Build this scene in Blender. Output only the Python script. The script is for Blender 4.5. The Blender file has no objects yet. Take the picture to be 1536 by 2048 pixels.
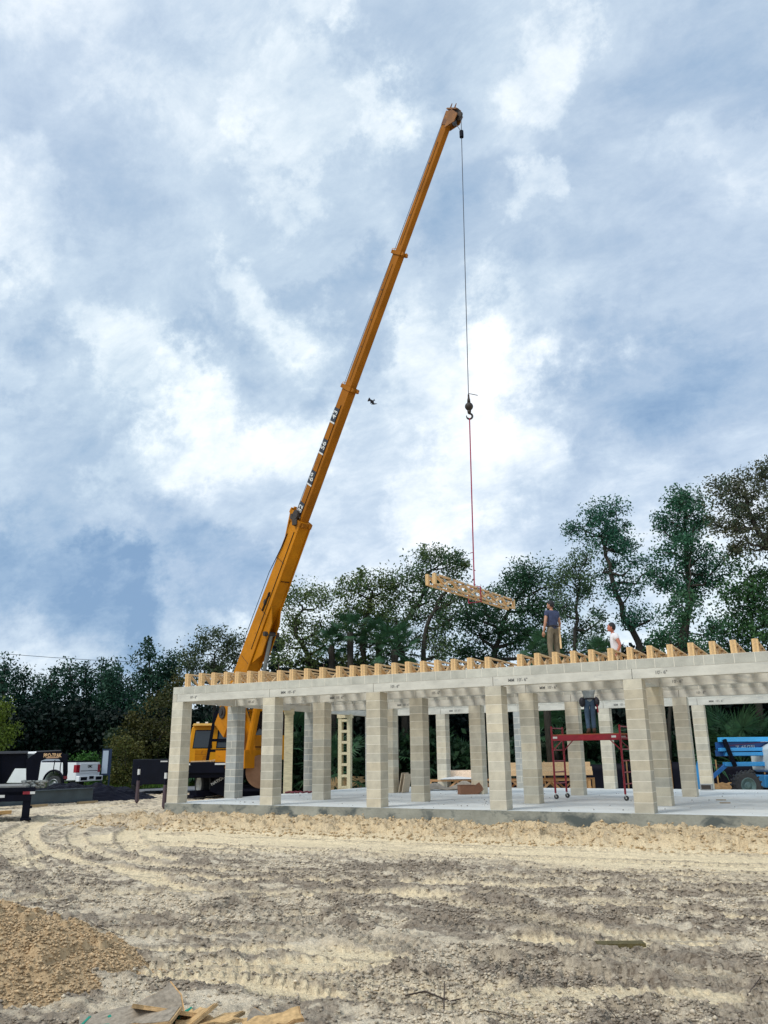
import bpy, math, random
import numpy as np
from mathutils import Vector, Matrix, noise as mnoise
R_=math.radians
random.seed(7); rng=np.random.default_rng(7)
scn=bpy.context.scene
col=scn.collection

# ------------------------------------------------------------------ camera
PITCH,ROLL,YAW=.2898,-.0109,.4889
CAM=Vector((16.962,-18.603,1.2326)); FPX=1630.37
FW=Vector((-math.sin(YAW)*math.cos(PITCH),math.cos(YAW)*math.cos(PITCH),math.sin(PITCH)))
_r=Vector((math.cos(YAW),math.sin(YAW),0)); _u=_r.cross(FW)
CR=_r*math.cos(ROLL)+_u*math.sin(ROLL); CU=-_r*math.sin(ROLL)+_u*math.cos(ROLL)
cd=bpy.data.cameras.new('camera'); cam=bpy.data.objects.new('camera',cd); col.objects.link(cam)
m=Matrix((CR,CU,-FW)).transposed().to_4x4(); m.translation=CAM; cam.matrix_world=m
cd.sensor_fit='VERTICAL'; cd.sensor_height=24; cd.lens=24*FPX/2048; cd.clip_end=4000; cd.clip_start=.1
scn.camera=cam
def ray(x,y): return FW+CR*((x-768)/FPX)-CU*((y-1024)/FPX)
def at(x,y,D):                      # point seen at a photo pixel, D metres away on the map
    d=ray(x,y); return CAM+d*(D/math.hypot(d.x,d.y))
def gz(x,y,z=-.4):                  # point seen at a photo pixel on a level plane
    d=ray(x,y); return CAM+d*((z-CAM.z)/d.z)

# ------------------------------------------------------------------ world: overcast sky
SUN_EL,SUN_AZ=R_(46),R_(203)        # compass style: direction towards the sun = (sin az, cos az)
w=bpy.data.worlds.new('World'); scn.world=w; w.use_nodes=True
nt=w.node_tree; nt.nodes.clear()
class NT:
    def __init__(s,t): s.t=t
    def n(s,ty,**k):
        nd=s.t.nodes.new(ty)
        for a,b in k.items():
            if a=='i':
                for i,v in b.items(): nd.inputs[i].default_value=v
            else: setattr(nd,a,b)
        return nd
    def l(s,a,b): s.t.links.new(a,b)
    def math(s,op,a,b=None,c=None,clamp=False):
        nd=s.n('ShaderNodeMath',operation=op,use_clamp=clamp)
        for i,v in enumerate((a,b,c)):
            if v is None: continue
            if isinstance(v,(int,float)): nd.inputs[i].default_value=v
            else: s.l(v,nd.inputs[i])
        return nd.outputs[0]
    def vm(s,op,a,b=None,sc=None):
        nd=s.n('ShaderNodeVectorMath',operation=op)
        for i,v in enumerate((a,b)):
            if v is None: continue
            if isinstance(v,(tuple,list,Vector)): nd.inputs[i].default_value=tuple(v)
            else: s.l(v,nd.inputs[i])
        if sc is not None:
            if isinstance(sc,(int,float)): nd.inputs['Scale'].default_value=sc
            else: s.l(sc,nd.inputs['Scale'])
        return nd.outputs['Value'] if op in('DOT_PRODUCT','LENGTH') else nd.outputs[0]
    def ramp(s,fac,stops,interp='LINEAR'):
        nd=s.n('ShaderNodeValToRGB'); e=nd.color_ramp; e.interpolation=interp
        while len(e.elements)>1: e.elements.remove(e.elements[-1])
        e.elements[0].position=stops[0][0]; e.elements[0].color=(*stops[0][1],1)
        for p,c in stops[1:]:
            x=e.elements.new(p); x.color=(*c,1)
        s.l(fac,nd.inputs[0]); return nd.outputs[0]
    def noise(s,vec,scale,detail=6,rough=.55,dist=0,out=0):
        nd=s.n('ShaderNodeTexNoise'); nd.inputs['Scale'].default_value=scale; nd.inputs['Detail'].default_value=detail
        nd.inputs['Roughness'].default_value=rough; nd.inputs['Distortion'].default_value=dist
        if vec is not None: s.l(vec,nd.inputs['Vector'])
        return nd.outputs[out]
    def mix(s,fac,a,b,blend='MIX'):
        nd=s.n('ShaderNodeMix',data_type='RGBA',blend_type=blend)
        for i,v in ((0,fac),(6,a),(7,b)):
            if isinstance(v,(int,float)): nd.inputs[i].default_value=v
            elif isinstance(v,(tuple,list)): nd.inputs[i].default_value=(*v,1) if len(v)==3 else v
            else: s.l(v,nd.inputs[i])
        return nd.outputs[2]
W=NT(nt)
tc=W.n('ShaderNodeTexCoord').outputs['Generated']
d0=W.vm('NORMALIZE',tc)
wob=W.noise(d0,4.2,10,.66,out=1)
wob=W.vm('SUBTRACT',wob,(.5,.5,.5))
dw=W.vm('NORMALIZE',W.vm('ADD',d0,W.vm('SCALE',wob,sc=.46)))
sep=W.n('ShaderNodeSeparateXYZ'); W.l(d0,sep.inputs[0])
den=W.math('ADD',W.math('MAXIMUM',sep.outputs[2],0.0),.42)
cmb=W.n('ShaderNodeCombineXYZ'); W.l(W.math('DIVIDE',sep.outputs[0],den),cmb.inputs[0]); W.l(W.math('DIVIDE',sep.outputs[1],den),cmb.inputs[1]); cmb.inputs[2].default_value=3.7
mp=W.n('ShaderNodeMapping'); mp.inputs['Rotation'].default_value=(0,0,R_(35)); mp.inputs['Scale'].default_value=(1.0,1.45,1); W.l(cmb.outputs[0],mp.inputs[0])
n1=W.noise(mp.outputs[0],2.6,14,.63,.30); n2=W.noise(mp.outputs[0],9,10,.68,.25); n3=W.noise(mp.outputs[0],.8,3,.5)
B=W.math('MULTIPLY_ADD',W.math('SUBTRACT',n1,.5),.62,.565)
B=W.math('MULTIPLY_ADD',W.math('SUBTRACT',n2,.5),.60,B)
B=W.math('MULTIPLY_ADD',W.math('SUBTRACT',n3,.5),.30,B)
BL=[(470,860,150,.42),(530,590,100,.38),(290,760,130,.30),(1040,830,170,.48),(1110,370,75,.42),(1100,20,110,.34),(330,60,190,.22),
 (590,240,110,.34),(850,970,110,.34),(1040,690,120,.38),(40,430,110,.30),(720,240,70,.22),(800,720,110,.26),(110,1260,170,.22),(420,1265,180,.22),
 (1330,1160,200,.36),(900,1110,200,.10),(1240,60,120,.16),(1380,370,130,.08),(620,1290,120,.25),(360,930,100,.22),(1510,300,70,.18),
 (1350,230,240,-.30),(140,250,190,-.24),(50,590,90,-.20),(60,700,70,-.18),(500,710,100,-.32),(670,600,100,-.30),(1010,480,150,-.24),(1440,660,190,-.20),
 (60,1195,190,-.42),(330,1215,170,-.36),(480,1170,130,-.18),(280,1030,170,-.12),(1230,990,230,-.28),(720,60,120,-.10),(1160,720,110,-.26),(380,560,110,-.10),
 (1480,900,170,-.16),(760,1010,100,-.08),(150,900,110,-.14),(870,330,150,-.18),(1300,800,120,-.12),(20,1330,130,.1),(180,1212,120,-.34),(440,1205,110,-.22),(-60,1215,140,-.3),(560,1195,90,-.1)]
for px,py,r,a in BL:
    dv=ray(px,py).normalized(); ang=r/FPX*1.0
    dt=W.vm('DOT_PRODUCT',dw,dv)
    mr=W.n('ShaderNodeMapRange',interpolation_type='SMOOTHERSTEP'); W.l(dt,mr.inputs[0])
    mr.inputs[1].default_value=math.cos(ang*1.30); mr.inputs[2].default_value=1.0; mr.inputs[3].default_value=0; mr.inputs[4].default_value=a*(.52 if a>0 else .66)
    B=W.math('ADD',B,mr.outputs[0])
cloud=W.ramp(B,[(0.0,(.165,.275,.42)),(.20,(.25,.365,.495)),(.40,(.355,.46,.565)),(.56,(.45,.555,.64)),(.68,(.565,.66,.715)),(.80,(.70,.775,.80)),(.98,(.87,.90,.90))])
tint=W.noise(mp.outputs[0],1.3,3,.5)
cloud=W.mix(W.math('MULTIPLY',tint,.45,clamp=True),cloud,W.mix(1.0,cloud,(1.09,.965,1.07),'MULTIPLY'))
sky=W.n('ShaderNodeTexSky'); sky.sky_type='NISHITA'; sky.sun_disc=False; sky.sun_elevation=SUN_EL; sky.sun_rotation=SUN_AZ
skyc=W.vm('SCALE',sky.outputs[0],sc=.10)
low=W.math('SUBTRACT',1.0,W.math('MULTIPLY',sep.outputs[2],2.2,clamp=True))
full=W.mix(.90,skyc,cloud)
bg=W.n('ShaderNodeBackground'); W.l(full,bg.inputs[0]); bg.inputs[1].default_value=1.0
wo=W.n('ShaderNodeOutputWorld'); W.l(bg.outputs[0],wo.inputs[0])
# sun behind thin cloud
sl=bpy.data.lights.new('sun','SUN'); sl.energy=1.5; sl.angle=R_(18); sl.color=(1,.95,.86)
so=bpy.data.objects.new('sun',sl); col.objects.link(so)
sd=Vector((math.sin(SUN_AZ)*math.cos(SUN_EL),math.cos(SUN_AZ)*math.cos(SUN_EL),math.sin(SUN_EL)))
so.rotation_euler=sd.to_track_quat('Z','Y').to_euler(); so.location=(0,0,60)
scn.view_settings.view_transform='Standard'; scn.view_settings.look='None'; scn.view_settings.gamma=1; scn.view_settings.exposure=0.50
scn.render.engine='CYCLES'; scn.render.resolution_x=768; scn.render.resolution_y=1024

# ------------------------------------------------------------------ object helpers
def tag(o,label=None,cat=None,group=None,kind=None):
    if label: o['label']=label
    if cat: o['category']=cat
    if group: o['group']=group
    if kind: o['kind']=kind
    return o
def empty(name,loc=(0,0,0),rz=0,label=None,cat=None,group=None):
    o=bpy.data.objects.new(name,None); col.objects.link(o); o.location=loc; o.rotation_euler=(0,0,rz)
    return tag(o,label,cat,group)
def kids(o): return [c for c in bpy.data.objects if c.parent==o]
KC={}
def copy_tree(o,parent=None):
    c=o.copy(); col.objects.link(c)
    if parent: c.parent=parent
    key=o.name
    ch=KC.get(key)
    if ch is None: ch=KC[key]=kids(o)
    for k in ch: copy_tree(k,c)
    return c
class MB:
    def __init__(s): s.v=[];s.f=[];s.t=[];s.m=[];s.tone=None;s.mi=0
    def add(s,vs,fs,tone=None):
        o=len(s.v); s.v+=[tuple(v) for v in vs]; s.f+=[tuple(i+o for i in f) for f in fs]
        s.t+=[tone or s.tone or (1,1,1)]*len(fs); s.m+=[s.mi]*len(fs); return s
    def box(s,c,d,M=None,tone=None,taper=1):
        x,y,z=[k/2 for k in d]; vs=[]
        for sz in(-1,1):
            k=taper if sz>0 else 1
            for sx,sy in((-1,-1),(1,-1),(1,1),(-1,1)): vs.append(Vector((sx*x*k,sy*y*k,sz*z)))
        if M is not None: vs=[M@v for v in vs]
        vs=[v+Vector(c) for v in vs]
        return s.add(vs,[(3,2,1,0),(4,5,6,7),(0,1,5,4),(1,2,6,5),(2,3,7,6),(3,0,4,7)],tone)
    def bar(s,a,b,w,h,up=(0,0,1),w2=None,h2=None,tone=None):
        a=Vector(a);b=Vector(b);d=(b-a).normalized(); sdv=d.cross(Vector(up))
        if sdv.length<1e-4: sdv=d.cross(Vector((1,0,0)))
        sdv.normalize(); u=sdv.cross(d).normalized(); w2=w2 or w;h2=h2 or h; vs=[]
        for p,W_,H_ in((a,w,h),(b,w2,h2)):
            for i,j in((-1,-1),(1,-1),(1,1),(-1,1)): vs.append(p+sdv*(i*W_/2)+u*(j*H_/2))
        return s.add(vs,[(3,2,1,0),(4,5,6,7),(0,1,5,4),(1,2,6,5),(2,3,7,6),(3,0,4,7)],tone)
    def tube(s,pts,rs,n=6,cap=True,tone=None):
        pts=[Vector(p) for p in pts]
        if isinstance(rs,(int,float)): rs=[rs]*len(pts)
        vs=[];fs=[];ref=None
        for i,p in enumerate(pts):
            d=(pts[min(i+1,len(pts)-1)]-pts[max(i-1,0)]); d=d.normalized() if d.length>1e-9 else Vector((0,0,1))
            if ref is None: ref=d.orthogonal().normalized()
            ref=(ref-d*ref.dot(d)); ref=ref.normalized() if ref.length>1e-6 else d.orthogonal().normalized()
            q=d.cross(ref)
            for k in range(n):
                a=2*math.pi*k/n; vs.append(p+(ref*math.cos(a)+q*math.sin(a))*rs[i])
        for i in range(len(pts)-1):
            for k in range(n):
                fs.append((i*n+k,i*n+(k+1)%n,(i+1)*n+(k+1)%n,(i+1)*n+k))
        if cap: fs.append(tuple(range(n))[::-1]); fs.append(tuple((len(pts)-1)*n+k for k in range(n)))
        return s.add(vs,fs,tone)
    def lathe(s,c,ax,prof,n=24,tone=None):
        ax=Vector(ax).normalized(); q=ax.orthogonal().normalized(); e=ax.cross(q); c=Vector(c); vs=[]
        for t,r in prof:
            for k in range(n): a=2*math.pi*k/n; vs.append(c+ax*t+(q*math.cos(a)+e*math.sin(a))*r)
        return s.add(vs,[(i*n+k,i*n+(k+1)%n,(i+1)*n+(k+1)%n,(i+1)*n+k) for i in range(len(prof)-1) for k in range(n)],tone)
    def prism(s,poly,depth,M,tone=None):      # polygon in local xz, extruded along local y (centred)
        n=len(poly); vs=[M@Vector((x,-depth/2,z)) for x,z in poly]+[M@Vector((x,depth/2,z)) for x,z in poly]
        fs=[tuple(range(n)),tuple(range(2*n-1,n-1,-1))]+[(i,i+n,(i+1)%n+n,(i+1)%n) for i in range(n)]
        return s.add(vs,fs,tone)
    def ball(s,c,r,n=8,m_=6,sc=(1,1,1),M=None,tone=None):
        vs=[];fs=[]
        for j in range(m_+1):
            th=math.pi*j/m_
            for k in range(n):
                a=2*math.pi*k/n; v=Vector((r*sc[0]*math.sin(th)*math.cos(a),r*sc[1]*math.sin(th)*math.sin(a),r*sc[2]*math.cos(th)))
                if M is not None: v=M@v
                vs.append(Vector(c)+v)
        for j in range(m_):
            for k in range(n): fs.append((j*n+k,(j+1)*n+k,(j+1)*n+(k+1)%n,j*n+(k+1)%n))
        return s.add(vs,fs,tone)
    def disc(s,c,ax,r,t,n=24,r2=None,tone=None):
        c=Vector(c);ax=Vector(ax).normalized(); return s.tube([c-ax*t/2,c+ax*t/2],[r,r2 or r],n,True,tone)
    def build(s,name,mat,parent=None,smooth=False,bevel=0,loc=None,rz=0):
        me=bpy.data.meshes.new(name); me.from_pydata(s.v,[],s.f)
        ms=mat if isinstance(mat,(list,tuple)) else [mat]
        for k in ms: me.materials.append(k)
        if len(ms)>1: me.polygons.foreach_set('material_index',s.m)
        if any(t!=(1,1,1) for t in s.t):
            ca=me.color_attributes.new('tone','FLOAT_COLOR','CORNER'); arr=[]
            for p,t in zip(me.polygons,s.t): arr+=[*t,1.0]*p.loop_total
            ca.data.foreach_set('color',arr)
        else:
            ca=me.color_attributes.new('tone','FLOAT_COLOR','POINT'); ca.data.foreach_set('color',[1.0]*4*len(me.vertices))
        if smooth: me.polygons.foreach_set('use_smooth',[True]*len(me.polygons))
        me.validate(); me.update()
        o=bpy.data.objects.new(name,me); col.objects.link(o)
        if parent: o.parent=parent
        if loc is not None: o.location=loc
        if rz: o.rotation_euler=(0,0,rz)
        if bevel:
            b=o.modifiers.new('b','BEVEL'); b.width=bevel; b.segments=2; b.limit_method='ANGLE'; b.angle_limit=R_(40)
        return o
def fix_normals(o):
    import bmesh
    bm=bmesh.new(); bm.from_mesh(o.data); bmesh.ops.recalc_face_normals(bm,faces=bm.faces); bm.to_mesh(o.data); bm.free()
def np_mesh(name,V,F,mat,parent=None,colr=None,smooth=False,cname='tone'):
    me=bpy.data.meshes.new(name); nv=len(V); nf=len(F); k=F.shape[1]
    me.vertices.add(nv); me.vertices.foreach_set('co',np.ascontiguousarray(V,dtype=np.float32).ravel())
    me.loops.add(nf*k); me.loops.foreach_set('vertex_index',np.ascontiguousarray(F,dtype=np.int32).ravel())
    me.polygons.add(nf); me.polygons.foreach_set('loop_start',np.arange(nf,dtype=np.int32)*k); me.polygons.foreach_set('loop_total',np.full(nf,k,dtype=np.int32))
    if smooth: me.polygons.foreach_set('use_smooth',np.ones(nf,dtype=bool))
    me.update(calc_edges=True)
    if colr is not None:
        ca=me.color_attributes.new(cname,'FLOAT_COLOR','POINT'); c4=np.ones((nv,4),dtype=np.float32); c4[:,:colr.shape[1]]=colr; ca.data.foreach_set('color',c4.ravel())
    me.materials.append(mat); o=bpy.data.objects.new(name,me); col.objects.link(o)
    if parent: o.parent=parent
    return o
FONT=None
def text_mesh(name,body,size,mat,M,parent=None,bold=0.0,sx=1,depth=.002,align='CENTER'):
    cu=bpy.data.curves.new(name,'FONT'); cu.body=body; cu.size=size; cu.align_x=align; cu.align_y='CENTER'; cu.extrude=depth; cu.offset=bold
    t=bpy.data.objects.new(name,cu); col.objects.link(t)
    dg=bpy.context.evaluated_depsgraph_get(); me=bpy.data.meshes.new_from_object(t.evaluated_get(dg))
    bpy.data.objects.remove(t); bpy.data.curves.remove(cu); me.name=name
    me.transform(Matrix.Diagonal((sx,1,1,1))); me.transform(M); me.materials.clear(); me.materials.append(mat)
    o=bpy.data.objects.new(name,me); col.objects.link(o)
    if parent: o.parent=parent
    return o
def frameM(o,x,z):            # matrix: local x -> x, local z -> z (normal), origin o
    x=Vector(x).normalized(); z=Vector(z); z=(z-x*z.dot(x)).normalized(); y=z.cross(x)
    M=Matrix((x,y,z)).transposed().to_4x4(); M.translation=Vector(o); return M

# ------------------------------------------------------------------ materials
def mat(name,base,rough=.7,var=.25,scale=6,bump=0,bscale=40,metal=0,tone=False,stain=None,coords='Object',stretch=None,spec=.5,fine=0,trans=0,coat=0):
    m=bpy.data.materials.new(name); m.use_nodes=True; t=m.node_tree; t.nodes.clear(); N=NT(t)
    out=N.n('ShaderNodeOutputMaterial'); p=N.n('ShaderNodeBsdfPrincipled'); N.l(p.outputs[0],out.inputs[0])
    vec=N.n('ShaderNodeTexCoord').outputs[coords]
    if stretch:
        mp=N.n('ShaderNodeMapping'); mp.inputs['Scale'].default_value=stretch; N.l(vec,mp.inputs[0]); vec=mp.outputs[0]
    nz=N.noise(vec,scale,6,.6)
    mr=N.n('ShaderNodeMapRange'); N.l(nz,mr.inputs[0]); mr.inputs[1].default_value=.3; mr.inputs[2].default_value=.7; mr.inputs[3].default_value=1-var; mr.inputs[4].default_value=1+var
    c=N.vm('SCALE',tuple(base),sc=mr.outputs[0])
    if fine:
        nf=N.noise(vec,scale*14,4,.7); mf=N.n('ShaderNodeMapRange'); N.l(nf,mf.inputs[0]); mf.inputs[1].default_value=.3; mf.inputs[2].default_value=.7; mf.inputs[3].default_value=1-fine; mf.inputs[4].default_value=1+fine
        c=N.vm('SCALE',c,sc=mf.outputs[0])
    if stain:
        sc_,thr,sc2=stain; ns=N.noise(vec,sc2,7,.65,.4); ms=N.n('ShaderNodeMapRange'); N.l(ns,ms.inputs[0]); ms.inputs[1].default_value=thr; ms.inputs[2].default_value=thr+.12
        c=N.mix(ms.outputs[0],c,tuple(sc_))
    if tone:
        a=N.n('ShaderNodeVertexColor'); a.layer_name='tone'; c=N.mix(1.0,c,a.outputs[0],'MULTIPLY')
    N.l(c,p.inputs['Base Color']); p.inputs['Roughness'].default_value=rough; p.inputs['Metallic'].default_value=metal
    p.inputs['Specular IOR Level'].default_value=spec
    if coat: p.inputs['Coat Weight'].default_value=coat; p.inputs['Coat Roughness'].default_value=.15
    if bump:
        nb=N.noise(vec,bscale,6,.65); b=N.n('ShaderNodeBump'); b.inputs['Strength'].default_value=bump; b.inputs['Distance'].default_value=.02; N.l(nb,b.inputs['Height']); N.l(b.outputs[0],p.inputs['Normal'])
    if trans:
        tr=N.n('ShaderNodeBsdfTranslucent'); N.l(c,tr.inputs[0]); mx=N.n('ShaderNodeMixShader'); mx.inputs[0].default_value=trans; N.l(p.outputs[0],mx.inputs[1]); N.l(tr.outputs[0],mx.inputs[2]); N.l(mx.outputs[0],out.inputs[0])
    return m
CMU=mat('concrete_block',(.555,.53,.455),.95,.16,3.2,.35,60,tone=True,spec=.15,fine=.09,stain=((.62,.60,.53),.615,4.5))
MORT=mat('mortar',(.74,.71,.62),.95,.10,8,.3,60,spec=.1)
LINT=mat('precast_concrete',(.58,.57,.51),.9,.16,1.8,.25,30,spec=.15,fine=.05,stain=((.40,.41,.39),.60,1.3),stretch=(1,1,2.5))
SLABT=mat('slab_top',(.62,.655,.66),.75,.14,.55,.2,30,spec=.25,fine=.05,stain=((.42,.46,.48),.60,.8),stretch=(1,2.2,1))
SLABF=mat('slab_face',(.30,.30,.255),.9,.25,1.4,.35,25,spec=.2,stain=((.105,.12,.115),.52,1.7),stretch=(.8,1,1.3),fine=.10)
WOOD=mat('pine_lumber',(.68,.475,.265),.75,.20,5,.25,30,tone=True,stretch=(6,1,6),spec=.2)
WOODE=mat('pine_end_grain',(.58,.33,.12),.8,.22,14,.2,60,tone=True,spec=.2)
PLATE=mat('galvanised_plate',(.38,.42,.42),.5,.1,10,metal=.6)
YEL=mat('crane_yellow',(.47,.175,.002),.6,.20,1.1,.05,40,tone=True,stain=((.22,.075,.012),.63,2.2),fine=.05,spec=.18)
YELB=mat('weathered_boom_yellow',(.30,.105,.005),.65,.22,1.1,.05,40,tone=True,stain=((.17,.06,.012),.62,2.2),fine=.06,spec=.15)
YEL2=mat('crane_yellow_light',(.66,.28,.004),.5,.10,1.5,tone=True,spec=.25)
BLK=mat('black_steel',(.003,.004,.011),.6,.3,3,.1,30,tone=True,spec=.12)
DARK=mat('dark_grease',(.03,.022,.018),.6,.3,10,.2,40)
RUB=mat('tyre_rubber',(.035,.038,.042),.85,.25,9,.2,60)
RIM=mat('rim_steel',(.66,.67,.63),.55,.1,8,metal=.0)
GLS=mat('dark_glass',(.012,.02,.03),.08,.1,2,spec=.7)
CAB=mat('steel_cable',(.06,.065,.08),.5,.1,30,metal=.5)
RED=mat('red_sling',(.33,.025,.07),.85,.2,20,.2,60)
REDP=mat('red_scaffold_paint',(.26,.006,.02),.42,.2,6,coat=.2)
WHT=mat('white_paint',(.80,.82,.84),.35,.04,2,coat=.5,spec=.5)
WTXT=mat('white_lettering',(.66,.67,.66),.6,.03,5)
INK=mat('black_marker',(.17,.17,.165),.8,.2,30)
NAVY=mat('label_black',(.015,.018,.03),.5,.1,8)
BLUE=mat('lift_blue',(.035,.27,.62),.4,.12,2,coat=.2,tone=True)
GRYW=mat('lift_grey_white',(.56,.64,.66),.5,.1,2,coat=.1)
STEEL=mat('primed_steel',(.055,.082,.10),.6,.25,2,.1,30,stain=((.12,.07,.05),.66,3))
TARP=mat('black_tarp',(.003,.004,.012),.6,.3,2,.3,8,spec=.14)
PLYB=mat('brown_plywood',(.27,.15,.09),.8,.22,2.5,.2,30,spec=.2)
OSB=mat('osb_board',(.50,.33,.165),.85,.35,26,.35,60,tone=True,spec=.2)
GREENP=mat('green_edge_paint',(.0,.22,.15),.7,.2,10)
BARK=mat('tree_bark',(.045,.042,.036),.95,.35,5,.4,20,stretch=(3,3,.6),spec=.1,tone=True)
LEAF=mat('tree_leaves',(1,1,1),.6,.25,3,tone=True,trans=.25,spec=.3)
PALMF=mat('palm_leaf',(.035,.095,.045),.55,.35,3,tone=True,trans=.2,spec=.35)
CARD=mat('cardboard',(.25,.125,.075),.85,.12,6)
GRASSM=mat('grass_blades',(.10,.19,.03),.8,.35,4,tone=True,trans=.2)
ASPH=mat('asphalt',(.19,.20,.22),.9,.15,3,.3,60)
SKIN=mat('skin',(.46,.24,.155),.6,.08,12)
SKINR=mat('sunburnt_skin',(.48,.17,.11),.6,.08,12)
HAIR=mat('dark_hair',(.010,.010,.014),.7,.3,40,.4,90)
SHN=mat('navy_tshirt',(.045,.060,.125),.9,.25,9,.3,20)
KHK=mat('khaki_trousers',(.17,.14,.095),.9,.2,8,.3,18)
JEAN=mat('blue_jeans',(.055,.10,.17),.9,.25,8,.3,18)
SHW=mat('white_tshirt',(.80,.78,.82),.9,.05,8,.3,14)
LEATH=mat('dark_leather',(.018,.018,.03),.6,.2,12)
BOOT=mat('work_boot',(.09,.055,.04),.8,.2,12)
def stripes_mat():
    m=mat('striped_shirt',(.45,.50,.52),.9,.05,5); t=m.node_tree; N=NT(t); p=[n for n in t.nodes if n.type=='BSDF_PRINCIPLED'][0]
    wv=N.n('ShaderNodeTexWave'); wv.wave_type='BANDS'; wv.bands_direction='Z'; wv.inputs['Scale'].default_value=9; wv.inputs['Distortion'].default_value=1.0
    tcn=N.n('ShaderNodeTexCoord'); N.l(tcn.outputs['Object'],wv.inputs[0]); c=N.ramp(wv.outputs[1],[(.4,(.06,.09,.11)),(.55,(.62,.68,.70))]); N.l(c,p.inputs['Base Color']); return m
STRP=stripes_mat()
def tn(a=.12,b=.05,base=(1,1,1)):
    k=1+random.uniform(-a,a); h=random.uniform(-b,b); return (base[0]*k*(1+h),base[1]*k,base[2]*k*(1-h))

# ------------------------------------------------------------------ numpy noise
def _hash(ix,iy,s):
    n=(ix.astype(np.int64)*374761393+iy.astype(np.int64)*668265263+s*1274126177)&0xffffffff
    n=((n^(n>>13))*1274126177)&0xffffffff; n=n^(n>>16); return (n&0xffff)/65535.0
def vnoise(x,y,s=0):
    ix=np.floor(x);iy=np.floor(y);fx=x-ix;fy=y-iy;fx=fx*fx*(3-2*fx);fy=fy*fy*(3-2*fy)
    a=_hash(ix,iy,s);b=_hash(ix+1,iy,s);c=_hash(ix,iy+1,s);d=_hash(ix+1,iy+1,s)
    return (a*(1-fx)+b*fx)*(1-fy)+(c*(1-fx)+d*fx)*fy
def fbm(x,y,o=5,s=0,g=.5):
    r=0;a=1;t=0
    for k in range(o):
        r=r+a*vnoise(x*2**k+17.3*k,y*2**k-9.1*k,s+k); t+=a;a*=g
    return r/t
def ridged(x,y,o=4,s=0):
    r=0;a=1;t=0
    for k in range(o): r=r+a*(1-np.abs(2*vnoise(x*2**k,y*2**k+5*k,s+k)-1)); t+=a;a*=.55
    return r/t
def sstep(a,b,x):
    t=np.clip((x-a)/(b-a),0,1); return t*t*(3-2*t)

# ------------------------------------------------------------------ ground
def poly_dist(X,Y,pts):
    best=np.full(X.shape,1e9);along=np.zeros(X.shape);side=np.zeros(X.shape);acc=0
    for (x0,y0),(x1,y1) in zip(pts[:-1],pts[1:]):
        dx,dy=x1-x0,y1-y0;L=math.hypot(dx,dy)
        if L<1e-6: continue
        t=np.clip(((X-x0)*dx+(Y-y0)*dy)/L**2,0,1); ex=X-x0-t*dx;ey=Y-y0-t*dy;d=np.hypot(ex,ey)
        mk=d<best; best=np.where(mk,d,best); along=np.where(mk,acc+t*L,along); side=np.where(mk,np.sign(dx*(Y-y0)-dy*(X-x0)),side); acc+=L
    return best,along,side
def curve(px,n=8,z=-.4):
    P=[gz(x,y,z) for x,y in px]; P=[(p.x,p.y) for p in P]; out=[]
    for i in range(len(P)-1):
        p0=P[max(i-1,0)];p1=P[i];p2=P[i+1];p3=P[min(i+2,len(P)-1)]
        for k in range(n):
            t=k/n; out.append(tuple(.5*((2*b)+(-a+c)*t+(2*a-5*b+4*c-d)*t*t+(-a+3*b-3*c+d)*t**3) for a,b,c,d in zip(p0,p1,p2,p3)))
    return out+[P[-1]]
# (pixels, half width, depth, lug height, lug period, light) - light>0 smooth pale sand, <0 dark mud
TRK=[([(120,1950),(300,1945),(520,1938),(760,1925)],.30,.030,.022,.13,.9),
 ([(480,1815),(620,1850),(820,1905),(1080,1950),(1560,2010)],.28,.035,.026,.11,-.6),
 ([(830,1795),(1000,1825),(1230,1870),(1560,1890)],.24,.030,.020,.10,.55),
 ([(640,1800),(900,1850),(1150,1905),(1560,1965)],.22,.030,.024,.09,-.5),
 ([(300,1662),(700,1682),(1100,1700),(1560,1722)],.42,.018,.010,.16,.8),
 ([(280,1690),(700,1712),(1100,1737),(1560,1765)],.30,.020,.016,.13,.2),
 ([(285,1650),(255,1668),(262,1690),(300,1712),(345,1722)],.26,.03,.012,.14,.9),
 ([(215,1735),(280,1755),(345,1775),(440,1790)],.20,.02,.010,.12,.9),
 ([(200,1622),(90,1640),(25,1670),(20,1700),(60,1735)],.28,.03,.016,.14,.6),
 ([(260,1632),(150,1655),(90,1690),(100,1730)],.25,.02,.016,.14,.0),
 ([(560,1985),(800,2000),(1100,2040)],.28,.03,.02,.12,.6),
 ([(400,1860),(560,1868),(760,1890)],.20,.02,.02,.10,.3),
 ([(1000,1830),(1250,1900),(1400,1960),(1500,2040)],.24,.03,.026,.10,-.8),
 ([(150,1865),(330,1872),(480,1868)],.2,.02,.02,.10,.5)]
_tr=random.Random(77)
for k in range(16):
    y0=_tr.uniform(1745,2010); sl=_tr.uniform(-.03,.10); x0=_tr.uniform(-100,1200); Lr=_tr.uniform(300,800); cv=_tr.uniform(-18,18); s_=(y0-1700)/300
    TRK.append(([(x0,y0),(x0+Lr*.33,y0+Lr*.33*sl+cv*s_),(x0+Lr*.66,y0+Lr*.66*sl+cv*s_),(x0+Lr,y0+Lr*sl)],_tr.uniform(.10,.24),_tr.uniform(.015,.03),_tr.uniform(.012,.026),_tr.uniform(.08,.13),_tr.choice((.9,.8,.6,.3,-.5))))
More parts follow.
